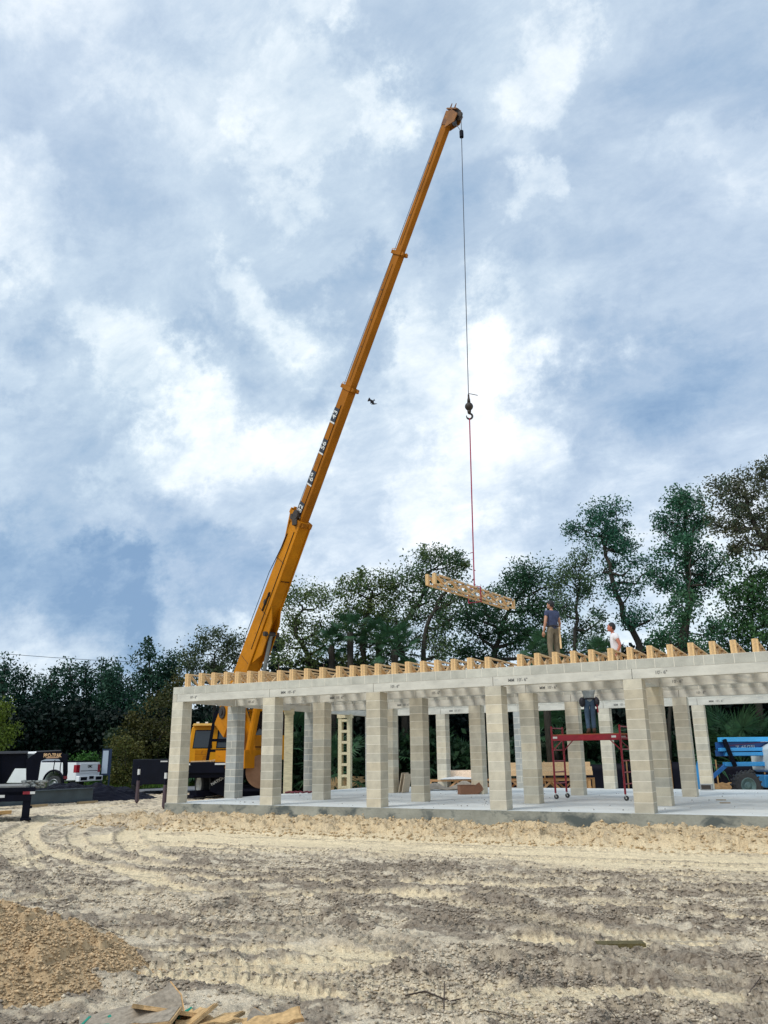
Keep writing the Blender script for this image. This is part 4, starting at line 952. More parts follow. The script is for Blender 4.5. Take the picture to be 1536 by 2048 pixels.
# silt fence
def silt(P0,P1,h,label):
    t=empty('silt_fence',tuple(P0),0,label,'fence','black silt fence lengths'); d=P1-P0; L=d.length; d=d.normalized(); nn=Vector((-d.y,d.x,0)); n=int(L/.25); mb=MB(); vs=[]
    for i in range(n+1):
        for j in range(5):
            x=i*L/n; z=h*j/4; o_=.09*mnoise.noise(Vector((x*.8,z*2,1)))+.05*math.sin(x*math.pi/1.8)*(z/h); vs.append(d*x+nn*o_+Vector((0,0,z+(.10*mnoise.noise(Vector((x*.6,0,5))) if j==4 else 0)-.05)))
    mb.add(vs,[(i*5+j,(i+1)*5+j,(i+1)*5+j+1,i*5+j+1) for i in range(n) for j in range(4)]); o=mb.build('fabric',TARP,t,smooth=True); m_=o.modifiers.new('s','SOLIDIFY'); m_.thickness=.01
    for i in range(int(L/1.8)+1): MB().box(d*(i*1.8)-nn*.08+Vector((0,0,h*.5)),(.05,.05,h+.15),tone=(.5,.45,.4)).build('stake',WOOD,t)
def xy(px,D,z=-.42): p=at(px,1500,D); return Vector((p.x,p.y,z))
silt(xy(620,44),xy(1000,40),1.05,'black silt fence sagging behind the lumber between the second and fourth front columns')
silt(xy(1010,39.5),xy(1640,38),1.25,'black silt fence behind the blue boom lift and the rear columns')
# black wagon and covered bundle left-centre, behind the second column
p=xy(600,44); t=empty('equipment_wagon',tuple(p),YAW+R_(5),'dark flat-sided wagon far behind the second front column, with a white reflector','wagon')
MB().box((0,0,1.25),(3.2,1.8,.65)).build('body',BLK,t,bevel=.03); MB().box((-.62,-.91,1.42),(.12,.02,.08)).build('reflector',WTXT,t)
for s in(-1,1):
    mb=MB(); mb.disc((s*1.1,-.7,.42),(0,1,0),.42,.2,20); mb.build('wheel',RUB,t)
p=xy(603,41); mb=MB(); mb.ball((0,0,.42),.62,14,10,(1.2,.8,.85)); mb.v=[tuple(Vector(v)*(1+.12*mnoise.noise(Vector(v)*2.5))) for v in mb.v]; o=mb.build('covered_machine',TARP,loc=tuple(p+Vector((0,0,.02))),smooth=True); tag(o,'low machine under a shiny black cover behind the second front column','machine')
# soil heap by the lift
def heap(name,p,rx,ry,h,mt,label,cat,rz=0,seed=1,res=40,steep=1.6,rough=.12):
    vs=[];fs=[]
    for i in range(res+1):
        for j in range(res*2):
            r=i/res; a=math.pi*j/res; x=r*rx*math.cos(a);y=r*ry*math.sin(a); q=Vector((x*1.6,y*1.6,seed))
            z=h*max(0,(1-r**steep))*(1+.35*mnoise.noise(q*.9))+rough*h*(mnoise.noise(q*3.1)+.5*mnoise.noise(q*7))*min(1,(1-r)*5)
            vs.append((x,y,z-.03 if i==res else z))
    n=res*2; fs=[(i*n+j,(i+1)*n+j,(i+1)*n+(j+1)%n,i*n+(j+1)%n) for i in range(1,res) for j in range(n)]+[(0,n+j,n+(j+1)%n) for j in range(n)]
    mb=MB(); mb.add(vs,fs); o=mb.build(name,mt,loc=tuple(p),rz=rz,smooth=False); 
    return tag(o,label,cat)
SOILM=mat('orange_soil',(.36,.21,.09),.95,.25,5,.5,30)
heap('soil_heap',xy(1440,34.2,-.42),1.15,.8,.52,SOILM,'low heap of orange-brown soil behind the slab, left of the blue boom lift','soil heap',YAW,3)
# ------------------------------------------------------------------ blue boom lift
lp0=xy(1560,34.0,-.42); bl=empty('boom_lift',tuple(lp0),YAW+R_(3),'blue articulated boom lift with pale grey counterweight parked behind the slab','boom lift')
def bx(px,py,D=34.0):
    v=at(px,py,D)-lp0; c,s=math.cos(-(YAW+R_(3))),math.sin(-(YAW+R_(3))); return Vector((v.x*c-v.y*s,v.x*s+v.y*c,v.z))
def zrow(py,px=1480): return bx(px,py).z
def arm(x0,x1,py0,py1,yy,nm,tone=(1,1,1),d=.22):
    a=bx(x0,(py0+py1)/2);b_=bx(x1,(py0+py1)/2); a.y=b_.y=yy; z=(zrow(py0)+zrow(py1))/2; a.z=b_.z=z; MB().bar(a,b_,d,zrow(py0)-zrow(py1),tone=tone).build(nm,BLUE,bl,bevel=.015)
arm(1412,1640,1475,1484,0,'upper_arm',(1.6,1.5,1.3)); arm(1408,1600,1484.5,1499,.12,'jib_panel',(.22,.28,.42),.1)
arm(1412,1600,1495.5,1502.5,0,'lower_arm',(1.2,1.2,1.15)); arm(1425,1600,1504.5,1511.5,0,'lower_arm',(1.2,1.2,1.15)); arm(1423,1600,1523.5,1532,0,'base_arm',(1.1,1.2,1.15)); arm(1408,1600,1500,1512,.14,'link_plate',(.25,.3,.45),.08)
a=bx(1420,1480);b_=bx(1444,1532);a.y=b_.y=-.14; MB().bar(a,b_,.16,.12).build('lift_ram',BLK,bl)
q=bx(1476,1495); q.y=.055; text_mesh('lettering','Z-45/25J',.17,WTXT,frameM(q,(1,0,.03),(0,-1,0)),bl,bold=.004,sx=1.2)
q=bx(1436,1492);r_=bx(1524,1484.0);q.y=r_.y=.04; MB().bar(q,r_,.01,.015).build('safety_cable',REDP,bl); 
cw=[bx(*v) for v in((1512,1497),(1522,1490),(1545,1481),(1620,1478),(1640,1535),(1530,1544),(1519,1540))]
M_=Matrix.Identity(4); mb=MB(); mb.prism([(v.x,v.z) for v in cw],1.5,Matrix.Translation((0,.15,0))); cwo=mb.build('counterweight',GRYW,bl,bevel=.05)
q=bx(1531,1522);text_mesh('lettering','Genie',.34,BLK,frameM((q.x+.1,-.604,q.z),(1,0,.02),(0,-1,0)),cwo,align='CENTER')
q=bx(1528,1507);text_mesh('lettering','4x4x4',.17,BLK,frameM((q.x+.05,-.604,q.z),(1,0,.08),(0,-1,0)),cwo)
zc=bx(1540,1552); MB().box((zc.x+.9,.2,.62),(2.9,1.3,.42)).build('chassis',BLUE,bl,bevel=.03)
for px_,yy in((1500,-.75),(1600,-.75),(1545,1.1),(1645,1.1)):
    q=bx(px_-13,1570); q.x-=.55 if yy<0 else 0; wheel(Vector((q.x,yy,.50)),Vector((0,1,0)),.47,.34,bl,18,mat('lift_rim',(.10,.17,.18),.5,.1,4,spec=.3))
q=bx(1355,1560); mb=MB(); mb.bar((q.x,-.1,.35),(q.x+.35,-.1,1.3),.4,.25); mb.bar((q.x-.15,-.1,.3),(q.x+.7,-.1,.3),.4,.12,tone=(.5,.6,.8)); mb.build('platform_foot',BLUE,bl)
mb=MB(); a=bx(1362,1572);c=bx(1430,1530); a.y=c.y=0; mb.bar((a.x,0,.35),(c.x,0,zrow(1528)),.1,.12,tone=(.5,.6,.8)); mb.build('jib',BLUE,bl)

# ------------------------------------------------------------------ pickup, trailers, beam, tarp on the left
def pickup():
    rr=gz(104,1586.5,-.38); ph=R_(38); t=empty('pickup_truck',(rr.x,rr.y,-.38),0,'white pickup truck parked beyond the black gooseneck trailer, tailgate showing','pickup truck')
    away=Vector((-math.sin(YAW+R_(23)),math.cos(YAW+R_(23)),0)); lat=Vector((away.y,-away.x,0))  # lat = image right
    f=(-lat*math.cos(ph)+away*math.sin(ph)); l=Vector((-f.y,f.x,0))       # l = truck's left side, faces the viewer
    if l.dot(CAM-rr)<0: l=-l
    M=Matrix((f,l,Vector((0,0,1)))).transposed().to_4x4(); Wd=1.0
    # rear axle at x=0; l offset: near side plane at +Wd relative to centre, centre shifted by -Wd
    M=M@Matrix.Translation((0,-Wd,0)); print('pickup D',(rr-CAM).xy.length)
    def pr(poly,dep,y=0): 
        mb=MB(); mb.prism(poly,dep,M@Matrix.Translation((0,y,0))); return mb
    def arc(cx,r,z0): return [(cx+r*math.cos(a),z0+r*math.sin(a)) for a in np.linspace(math.pi,0,9)]
    low=[(-1.22,.62),(-1.22,1.0),(-1.20,1.42)]+[(.98,1.44)]+[(4.45,1.30),(4.75,1.15),(4.85,.62)]
    body=low+[(4.1,.55)]+[(x,z) for x,z in reversed(arc(3.6,.50,.45))][0:0]
    poly=[(-1.22,.60),(-1.24,1.0),(-1.20,1.42),(.98,1.44),(3.1,1.42),(3.4,1.36),(4.5,1.22),(4.75,1.05),(4.8,.60),(4.12,.52)]+[(3.6+.50*math.cos(a),.50+.50*math.sin(a)) for a in np.linspace(.05,math.pi-.05,8)]+[(3.05,.48),(.55,.48)]+[(.0+.50*math.cos(a),.50+.50*math.sin(a)) for a in np.linspace(.05,math.pi-.05,8)]+[(-.52,.58)]
    b0=pr(poly,1.98).build('body',WHT,t,bevel=.03)
    pr([(.98,1.40),(1.10,1.90),(1.35,1.97),(2.7,1.95),(3.0,1.86),(3.65,1.36)],1.62).build('cabin',WHT,t,bevel=.05)
    for s in(-1,1):
        pr([(1.30,1.46),(1.38,1.85),(2.05,1.87),(2.05,1.46)],.02,s*.812).build('window',GLS,t); pr([(2.15,1.46),(2.15,1.87),(2.72,1.85),(3.38,1.46)],.02,s*.812).build('window',GLS,t)
        mb=MB(); mb.box((-1.235,s*.86,1.13),(.05,.20,.36),None); mb.box((-1.16,s*.965,1.13),(.16,.06,.36)); mb.v=[tuple(M@Vector(v)) for v in mb.v]; mb.build('tail_light',mat('tail_lamp_red',(.30,.008,.02),.25,.05,3),t)
        for cx in(0,3.6):
            c=M@Vector((cx,s*.83,.40)); wheel(c,l,.41,.27,t,0,mat('dark_alloy',(.22,.24,.26),.4,.1,4,metal=.7),.62)
            mb=MB(); mb.tube([M@Vector((cx+.56*math.cos(a),s*1.005,.50+.56*math.sin(a))) for a in np.linspace(-.05,math.pi+.05,14)],.055,6); mb.build('fender_flare',BLK,t)
    mb=MB(); mb.box((-1.255,0,1.14),(.03,1.46,.44)); mb.v=[tuple(M@Vector(v)) for v in mb.v]; tg=mb.build('tailgate',WHT,t,bevel=.012)
    mb=MB(); mb.box((-1.272,0,1.02),(.01,1.40,.025)); mb.v=[tuple(M@Vector(v)) for v in mb.v]; mb.build('crease',BLK,tg)
    text_mesh('lettering','GMC',.17,BLK,M@frameM((-1.274,-.05,1.22),(0,-1,0),(-1,0,0)),tg,bold=.006)
    mb=MB(); mb.box((-1.33,0,.66),(.22,1.96,.26)); mb.v=[tuple(M@Vector(v)) for v in mb.v]; bp=mb.build('rear_bumper',WHT,t,bevel=.03)
    for y in(.62,-.62): 
        mb=MB(); mb.box((-1.445,y,.66),(.01,.5,.15)); mb.v=[tuple(M@Vector(v)) for v in mb.v]; mb.build('bumper_step',BLK,bp)
    mb=MB(); mb.box((-1.446,0,.70),(.01,.36,.14)); mb.v=[tuple(M@Vector(v)) for v in mb.v]; mb.build('number_plate',BLK,bp)
    mb=MB(); mb.box((-.1,0,1.47),(2.0,1.6,.06)); mb.v=[tuple(M@Vector(v)) for v in mb.v]; mb.build('bed_load',BLK,t)
pickup()
def plane_frame(D,px,rot=0,z=-.40):
    p=at(px,1500,D); a=YAW+rot; return Vector((p.x,p.y,z)),a
# gooseneck trailer built in its own frame: local x = along its side (image right), y away, z up
Dg=34.0; o0,ag=plane_frame(Dg,60,R_(22)); gt=empty('gooseneck_trailer',tuple(o0),ag,'black gooseneck trailer with gold lettering on its neck at the left edge','trailer')
def gl(px,py,D=Dg):
    v=ray(px,py); n=Vector((-math.sin(ag),math.cos(ag),0)); t_=(o0-CAM).dot(n)/v.dot(n); p=CAM+v*t_-o0; return (p.x*math.cos(ag)+p.y*math.sin(ag),p.z)
def gp(pts,dep,y,nm,mt=BLK,bev=.012,parent=None): 
    mb=MB(); mb.prism([gl(*p) for p in pts],dep,Matrix.Translation((0,y,0))); return mb.build(nm,mt,parent or gt,bevel=bev)
gp([(-330,1512),(54,1506),(54,1537),(27,1537),(2,1579),(-330,1590)],2.1,1.2,'dump_body')
for px_ in(-5,-90,-180,-260): gp([(px_-5,1508),(px_+5,1508),(px_+5,1585),(px_-5,1585)],.10,.09,'side_post')
gp([(-330,1508),(56,1502),(56,1507),(-330,1514)],.14,.10,'top_rail',mat('dark_grey_rail',(.05,.055,.07),.5,.1,4))
for yy in(.15,1.9):
    gp([(52,1520),(73,1504),(121,1501),(134,1513),(134,1532),(119,1518),(92,1518),(82,1522),(74,1575),(52,1575)],.16,yy,'neck_frame')
gp([(73,1502),(122,1500),(122,1502),(73,1504.5)],1.9,1.0,'neck_deck',mat('dark_grey_rail2',(.06,.065,.08),.5,.1,4))
gp([(127,1508),(137,1508),(137,1545),(134,1562),(127,1562)],.22,1.0,'coupler_post'); gp([(128,1553),(136,1553),(136,1559),(128,1559)],.02,.88,'reflector',REDP)
q=gl(105,1511); text_mesh('lettering','PRO-TRAK',.19,mat('gold_lettering',(.72,.46,.24),.5,.1,5),frameM((q[0],.062,q[1]),(1,0,0),(0,-1,0)),gt,bold=.007,sx=.68)
a=gl(93,1515.5);b_=gl(117,1514.5); MB().bar((a[0],.062,a[1]),(b_[0],.062,b_[1]),.004,.05).build('pinstripe',mat('gold_stripe',(.5,.3,.18),.5,.1,5),gt)
for px_ in(110,123):
    a=gl(px_,1520);b_=gl(px_-3,1548); mb=MB(); mb.tube([(a[0],.05,a[1]),(a[0]-.02,.03,(a[1]+b_[1])/2),(b_[0],.05,b_[1])],.018,5); mb.build('safety_chain',BLK,gt)
for k in range(2):
    q=gl(-150-60*k,1580); mb=MB(); mb.disc((q[0],.15,.40),(0,1,0),.40,.26,22); mb.build('wheel',RUB,gt)
q=gl(64,1577); MB().box((q[0],.15,.12),(.3,.3,.24)).build('jack_foot',BLK,gt)
# flatbed trailer near left
of,af=plane_frame(25.3,52,R_(23),-.41); ft=empty('flatbed_trailer',tuple(of),af,'dark flatbed trailer end with red and white reflective tape and a support leg','trailer')
def fl_(px,py):
    v=ray(px,py); n=Vector((-math.sin(af),math.cos(af),0)); t_=(of-CAM).dot(n)/v.dot(n); p=CAM+v*t_-of; return (p.x*math.cos(af)+p.y*math.sin(af),p.z)
def fb(x0,y0,x1,y1,d,yy,nm,mt=BLK,bev=.006):
    a=fl_(x0,y0);b_=fl_(x1,y1); mb=MB(); mb.box(((a[0]+b_[0])/2,yy,(a[1]+b_[1])/2),(abs(a[0]-b_[0]),d,abs(a[1]-b_[1]))); return mb.build(nm,mt,ft,bevel=bev)
fb(-260,1582,70,1590,2.3,1.2,'deck_frame'); fb(-260,1578.5,52,1581.9,2.2,1.2,'deck_boards',mat('weathered_deck',(.22,.22,.21),.9,.3,4,.3,20)); fb(-260,1590.2,62,1602,.14,.12,'side_rail'); fb(47,1592,58,1638,.14,.14,'leg'); fb(58,1612,64,1617,.1,.14,'leg_crank'); fb(40,1637,62,1641,.3,.14,'leg_foot')
fb(46,1583.2,60,1588.6,.012,.042,'red_tape',REDP,0); fb(60.3,1583.2,70,1588.2,.012,.042,'white_tape',WTXT,0); fb(-8,1590.5,9,1595.5,.012,.042,'white_tape',WTXT,0); fb(-40,1590.5,-25,1595.5,.012,.042,'white_tape',WTXT,0)
# steel beam on timber blocks
A=gz(-160,1624,-.30);B_=gz(188,1601,-.30); 
d=(B_-A).normalized(); n_=Vector((-d.y,d.x,0)); 
if n_.dot(FW)<0:n_=-n_
mb=MB(); L_=(B_-A).length; h_=.46
M_=Matrix((d,n_,Vector((0,0,1)))).transposed().to_4x4(); M_.translation=A
sec=[(-.10,0),(.10,0),(.10,.02),(.008,.02),(.008,h_-.02),(.10,h_-.02),(.10,h_),(-.10,h_),(-.10,h_-.02),(-.008,h_-.02),(-.008,.02),(-.10,.02)]
vs=[M_@Vector((x_,y_+.1,z_)) for x_ in(0,L_) for y_,z_ in sec]; k=len(sec); mb.add(vs,[tuple(range(k)),tuple(range(2*k-1,k-1,-1))]+[(i,i+k,(i+1)%k+k,(i+1)%k) for i in range(k)])
tag(mb.build('steel_beam',STEEL),'long dark steel I-beam lying on timber blocks beside the trailers','steel beam')
for i,(q,l) in enumerate(((.955,'right end'),(.62,'middle'))):
    p=A+d*(L_*q); mb=MB(); mb.box((p.x,p.y,-.355),(.9,.12,.10),frameM((0,0,0),d,(0,0,1)).to_3x3(),tone=(.7,.75,.8)); tag(mb.build('timber_block',WOOD),f'weathered timber block under the {l} of the long steel beam','timber block')
a=fl_(-40,1618); mb=MB(); p=gz(-30,1628,-.33); p2=gz(20,1624,-.33); mb.bar(p,p2,.14,.10,tone=(1,.9,.7)); tag(mb.build('timber_bearer',WOOD),'yellow timber bearer on the ground under the flatbed trailer','timber')
# black tarp heap
heap('tarp_heap',xy(165,36.8,-.42),3.3,1.3,.66,TARP,'big crumpled black plastic sheet heaped behind the steel beam','tarp',YAW+R_(28),8,40,1.9,.10)
# debris on the flatbed
mb=MB(); random.seed(4)
for k in range(60): a=fl_(random.uniform(45,90),1577); mb.ball((a[0],random.uniform(.2,1.0),a[1]+random.uniform(-.04,.12)+.06),random.uniform(.03,.08),5,4,(1.3,1,.6))
o=mb.build('rubble',mat('grey_rubble',(.22,.23,.22),.95,.4,20),loc=tuple(of),rz=af); tag(o,'small heap of grey rubble at the end of the flatbed deck','rubble')
# notice board
ob_=xy(214,46,-.38); nb_=empty('notice_board',tuple(ob_),YAW+R_(24),'tall narrow white notice panel on dark blue posts by the road','sign')
DBP=mat('dark_blue_paint',(.015,.035,.08),.5,.1,3)
MB().box((0.02,0,1.42),(.46,.12,1.30)).build('panel_frame',DBP,nb_); MB().box((-.05,-.066,1.42),(.27,.012,1.12)).build('panel',mat('pale_panel',(.55,.64,.72),.5,.05,3),nb_)
for s in(-1,1): MB().box((.02+s*.19,0,.40),(.08,.11,.80)).build('post',DBP,nb_)
# dark skip trailer and posts
od=xy(314,43,-.38); sk=empty('dump_trailer',tuple(od),YAW+R_(12),'dark navy box trailer beyond the left corner column','trailer'); 
MB().box((0,0,.98),(1.9,3.5,1.12)).build('box_body',mat('navy_steel',(.004,.006,.014),.6,.3,3,spec=.2),sk,bevel=.03); MB().box((.45,-1.76,1.44),(.32,.02,.06)).build('reflector',WTXT,sk)
for s in(-1,1): 
    mb=MB(); mb.disc((s*.9,-.6,.4),(1,0,0),.4,.22,20); mb.build('wheel',RUB,sk)
for k,(px,D,tp_) in enumerate(((281,33.4,1533),(335,29.5,1540))):
    p=xy(px,D,-.41); zt=at(px,tp_,D).z; t=empty('screw_jack',tuple(p),0,('brown and white steel post standing in the sand left of the building','brown and white steel post half hidden by the left corner column')[k],'post','steel posts left of the building'); H_=zt+.41
    MB().tube([(0,0,0),(0,0,.10),(0,0,H_*.62)],[.015,.075,.06],8).build('shaft',mat('brown_paint',(.07,.045,.055),.5,.1,6),t); MB().tube([(0,0,H_*.62),(0,0,H_)],.045,8).build('sleeve',BLK,t); MB().tube([(0,0,H_*.78),(0,0,H_*.93)],.049,8).build('white_band',WTXT,t)
    MB().bar((-.02,0,H_*.5),(.16,.05,H_*.5),.04,.04).build('handle',BLK,t)
# street lamp and power lines
p=xy(541,58,-.40); zt=at(541,1290,58).z; sl_=empty('street_lamp',tuple(p),YAW,'dark green lamp post with a dark globe head, right of the boom','street lamp')
LPM=mat('dark_green_post',(.012,.05,.045),.6,.1,5)
MB().tube([(0,0,0),(0,0,zt+.3)],[.16,.12],8).build('pole',LPM,sl_); MB().ball((.35,0,zt+.45),.48,10,8,(1,1,1.15)).build('lamp_head',BLK,sl_)
WIRE=mat('wire_grey',(.07,.09,.11),.6,.1,10)
for k,(a,b_) in enumerate((((-200,1288),(420,1329)),((-200,1328),(520,1366)),((-200,1378),(520,1400)),((-200,1428),(700,1418)))):
    A=at(*a,62);B_=at(*b_,62+8); mb=MB(); mb.tube([A.lerp(B_,q/12)-Vector((0,0,.25*math.sin(math.pi*q/12))) for q in range(13)],.022,4); tag(mb.build('power_line',WIRE),('topmost','second','third','lowest')[k]+' of the thin power lines crossing the dark treeline on the left','power line','power lines on the left')
# bird
bp=at(745,803,32); bd=empty('bird',tuple(bp),0,'small dark bird gliding in the sky right of the boom','bird'); 
sc_=.62/1.0
def bq(x,y): return CR*((x-770)/1536*50/FPX*33.5)*1.0-CU*((y-720)/1536*50/FPX*33.5)
def pd(pts,off): 
    pts=[bq(*p)+FW*off for p in pts]; mb=MB(); n=len(pts); th2=FW*.035; mb.add([p-th2 for p in pts]+[p+th2 for p in pts],[tuple(range(n)),tuple(range(2*n-1,n-1,-1))]+[(i,i+n,(i+1)%n+n,(i+1)%n) for i in range(n)]); return mb
BIRDM=mat('dark_feathers',(.015,.013,.02),.8,.3,20)
V_=[bq(640,640),bq(700,690),bq(780,770),bq(850,850)]; 
vv,ff=skin_data('bird_body',V_,[(0,1),(1,2),(2,3)],[.035,.075,.085,.03]); mb=MB(); mb.add(vv,ff); mb.build('body',BIRDM,bd,smooth=True)
pd([(640,640),(700,620),(620,560),(600,480),(530,520),(460,680),(475,730),(560,700),(630,700)],-.04).build('wing',BIRDM,bd)
pd([(780,860),(860,820),(960,830),(1070,845),(960,880),(850,905),(700,890),(670,870)],.06).build('wing',BIRDM,bd)
pd([(800,690),(870,560),(930,640),(820,720)],0).build('tail',BIRDM,bd); pd([(640,780),(620,860),(700,820),(720,780)],0).build('claw',BIRDM,bd)

# ------------------------------------------------------------------ sand pile and scraps in the foreground
hp=gz(-170,1955,-.42)
def pile_h(Xg,Yg):
    r=np.hypot(Xg/1.80,Yg/1.45)+.12*(fbm(Xg*1.4,Yg*1.4,3,101)-.5)
    z=.64*np.clip(1-r,0,1)**.80; z=np.minimum(z,.50+.10*fbm(Xg*2,Yg*2,3,103)); act=sstep(1.04,.80,r)
    z=z+act*(.045*(ridged(Xg*4,Yg*4,3,104)-.5)+.022*(fbm(Xg*13,Yg*13,3,105)-.5)+.030*(sstep(.40,.60,vnoise(Xg*19,Yg*19,108))-.5)*sstep(.35,.6,fbm(Xg*2,Yg*2,2,110))+.020*(fbm(Xg*38,Yg*38,2,106)-.5)); z=z+act*.05*sstep(.70,.85,vnoise(Xg*11,Yg*11,107))
    return z,r
def pile():
    res=430; xs_=np.linspace(-3.0,3.0,res); Xg,Yg=np.meshgrid(xs_,xs_,indexing='ij'); z,r=pile_h(Xg,Yg)
    z=np.where(r>1.05,-.12,z)
    V=np.stack([Xg,Yg,z],-1).reshape(-1,3); I=np.arange(res*res).reshape(res,res); F=np.stack([I[:-1,:-1],I[1:,:-1],I[1:,1:],I[:-1,1:]],-1).reshape(-1,4)
    PM=mat('yellow_sand',(.50,.36,.21),.97,.22,7,.8,45,spec=.1,fine=.2,tone=True); k=.80+.4*fbm(Xg*9,Yg*9,3,109).reshape(-1,1)
    o=np_mesh('sand_pile',V,F,PM,colr=np.hstack([k,k,k])); o.location=hp; o.rotation_euler=(0,0,YAW); return tag(o,'mound of lumpy yellow sand in the lower left foreground','sand pile')
pile()
def clods(name,N,fn,mt,label,smin,smax,cat='clods'):
    base=[(0,0,1),(.9,0,.2),(.3,.85,.1),(-.75,.5,.2),(-.7,-.55,.1),(.3,-.9,.2),(0,0,-.6)]; fs=[(0,1,2),(0,2,3),(0,3,4),(0,4,5),(0,5,1),(6,2,1),(6,3,2),(6,4,3),(6,5,4),(6,1,5)]
    B0=np.array(base); F0=np.array(fs); rt_=fn(N); P_,S_=rt_[:2]; TC=rt_[2] if len(rt_)>2 else None; n=len(P_)
    jit=rng.uniform(.55,1.35,(n,7,3)); a=rng.uniform(0,2*np.pi,n); s=S_[:,None,None]*jit; v=B0[None]*s*np.array([1,1,.62]); c,sn=np.cos(a)[:,None],np.sin(a)[:,None]
    x=v[...,0]*c-v[...,1]*sn; y=v[...,0]*sn+v[...,1]*c; V=np.stack([x,y,v[...,2]],-1)+P_[:,None,:]; F=(F0[None]+np.arange(n)[:,None,None]*7).reshape(-1,3)
    cc=rng.uniform(.72,1.25,(n,1))*(TC if TC is not None else np.ones((n,3))); o=np_mesh(name,V.reshape(-1,3),F,mt,colr=np.repeat(cc,7,0)); tag(o,label,cat,kind='stuff'); return o
def ground_clods(N):
    d=4.8*np.exp(rng.uniform(0,1,N)**1.15*np.log(22/4.8)); th_=az0+rng.uniform(-.50,.50,N); x=CAM.x+d*np.cos(th_);y=CAM.y+d*np.sin(th_); k=(rng.random(N)<sstep(.36,.56,fbm(x*.9,y*1.3,3,78))*.9+.1)&(y<-5.2+.8*rng.random(N)); x,y,d=x[k],y[k],d[k]
    h,md,cr,b=ground_h(x,y); k=(rng.random(len(x))>sstep(.35,.8,cr)*.9); x,y,d,h,md=x[k],y[k],d[k],h[k],md[k]; s=(.0035+.013*rng.random(len(x))**2.8)*(1+d/14); dk=np.clip(md*1.2-.1+.5*(rng.random(len(x))-.5),0,1)[:,None]
    return np.stack([x,y,h+s*.25],-1),s,np.array([[.62,.53,.40]])*(1-dk)+np.array([[.30,.25,.195]])*dk
CLM=mat('clod_soil',(1,1,1),.97,.2,9,.4,50,tone=True,spec=.1)
clods('dirt_clods',170000,ground_clods,CLM,'loose clods and crumbs of mud scattered over the churned ground',.01,.05)
def berm_clods(N):
    x=rng.uniform(-1,22,N); y=-.3-rng.random(N)*2.9; h,md,cr,b=ground_h(x,y); s=.008+.045*rng.random(N)**5; return np.stack([x,y,h+s*.3],-1),s
clods('berm_clods',14000,berm_clods,mat('berm_soil',(.56,.42,.25),.97,.2,9,.4,50,tone=True,spec=.1),'lumps of yellow soil along the ridge in front of the slab',.01,.05)
def slab_bits(N):
    x=rng.uniform(.2,17,N);y=rng.uniform(.2,12,N); s=.006+.02*rng.random(N)**3; return np.stack([x,y,s*.4],-1),s
clods('floor_crumbs',420,slab_bits,mat('dark_crumbs',(.14,.13,.11),.95,.2,9,tone=True),'small dark crumbs of mortar and bark littering the slab',.01,.03)
def pile_clods(N):
    x=rng.uniform(-2.2,2.2,N);y=rng.uniform(-1.8,1.8,N); z,r=pile_h(x,y); k=(r<1.2)&(rng.random(N)<np.where(r>1.0,.35,1)); x,y,z=x[k],y[k],np.maximum(z[k],.0)+.004; s=.005+.019*rng.random(len(x))**2.6
    ca,sa=math.cos(YAW),math.sin(YAW); return np.stack([hp.x+x*ca-y*sa,hp.y+x*sa+y*ca,hp.z+z],-1),s
clods('sand_crumbs',60000,pile_clods,mat('crumb_sand',(.53,.385,.23),.97,.15,9,.4,50,tone=True,spec=.1),'crumbs and small lumps covering the yellow sand mound',.01,.03)
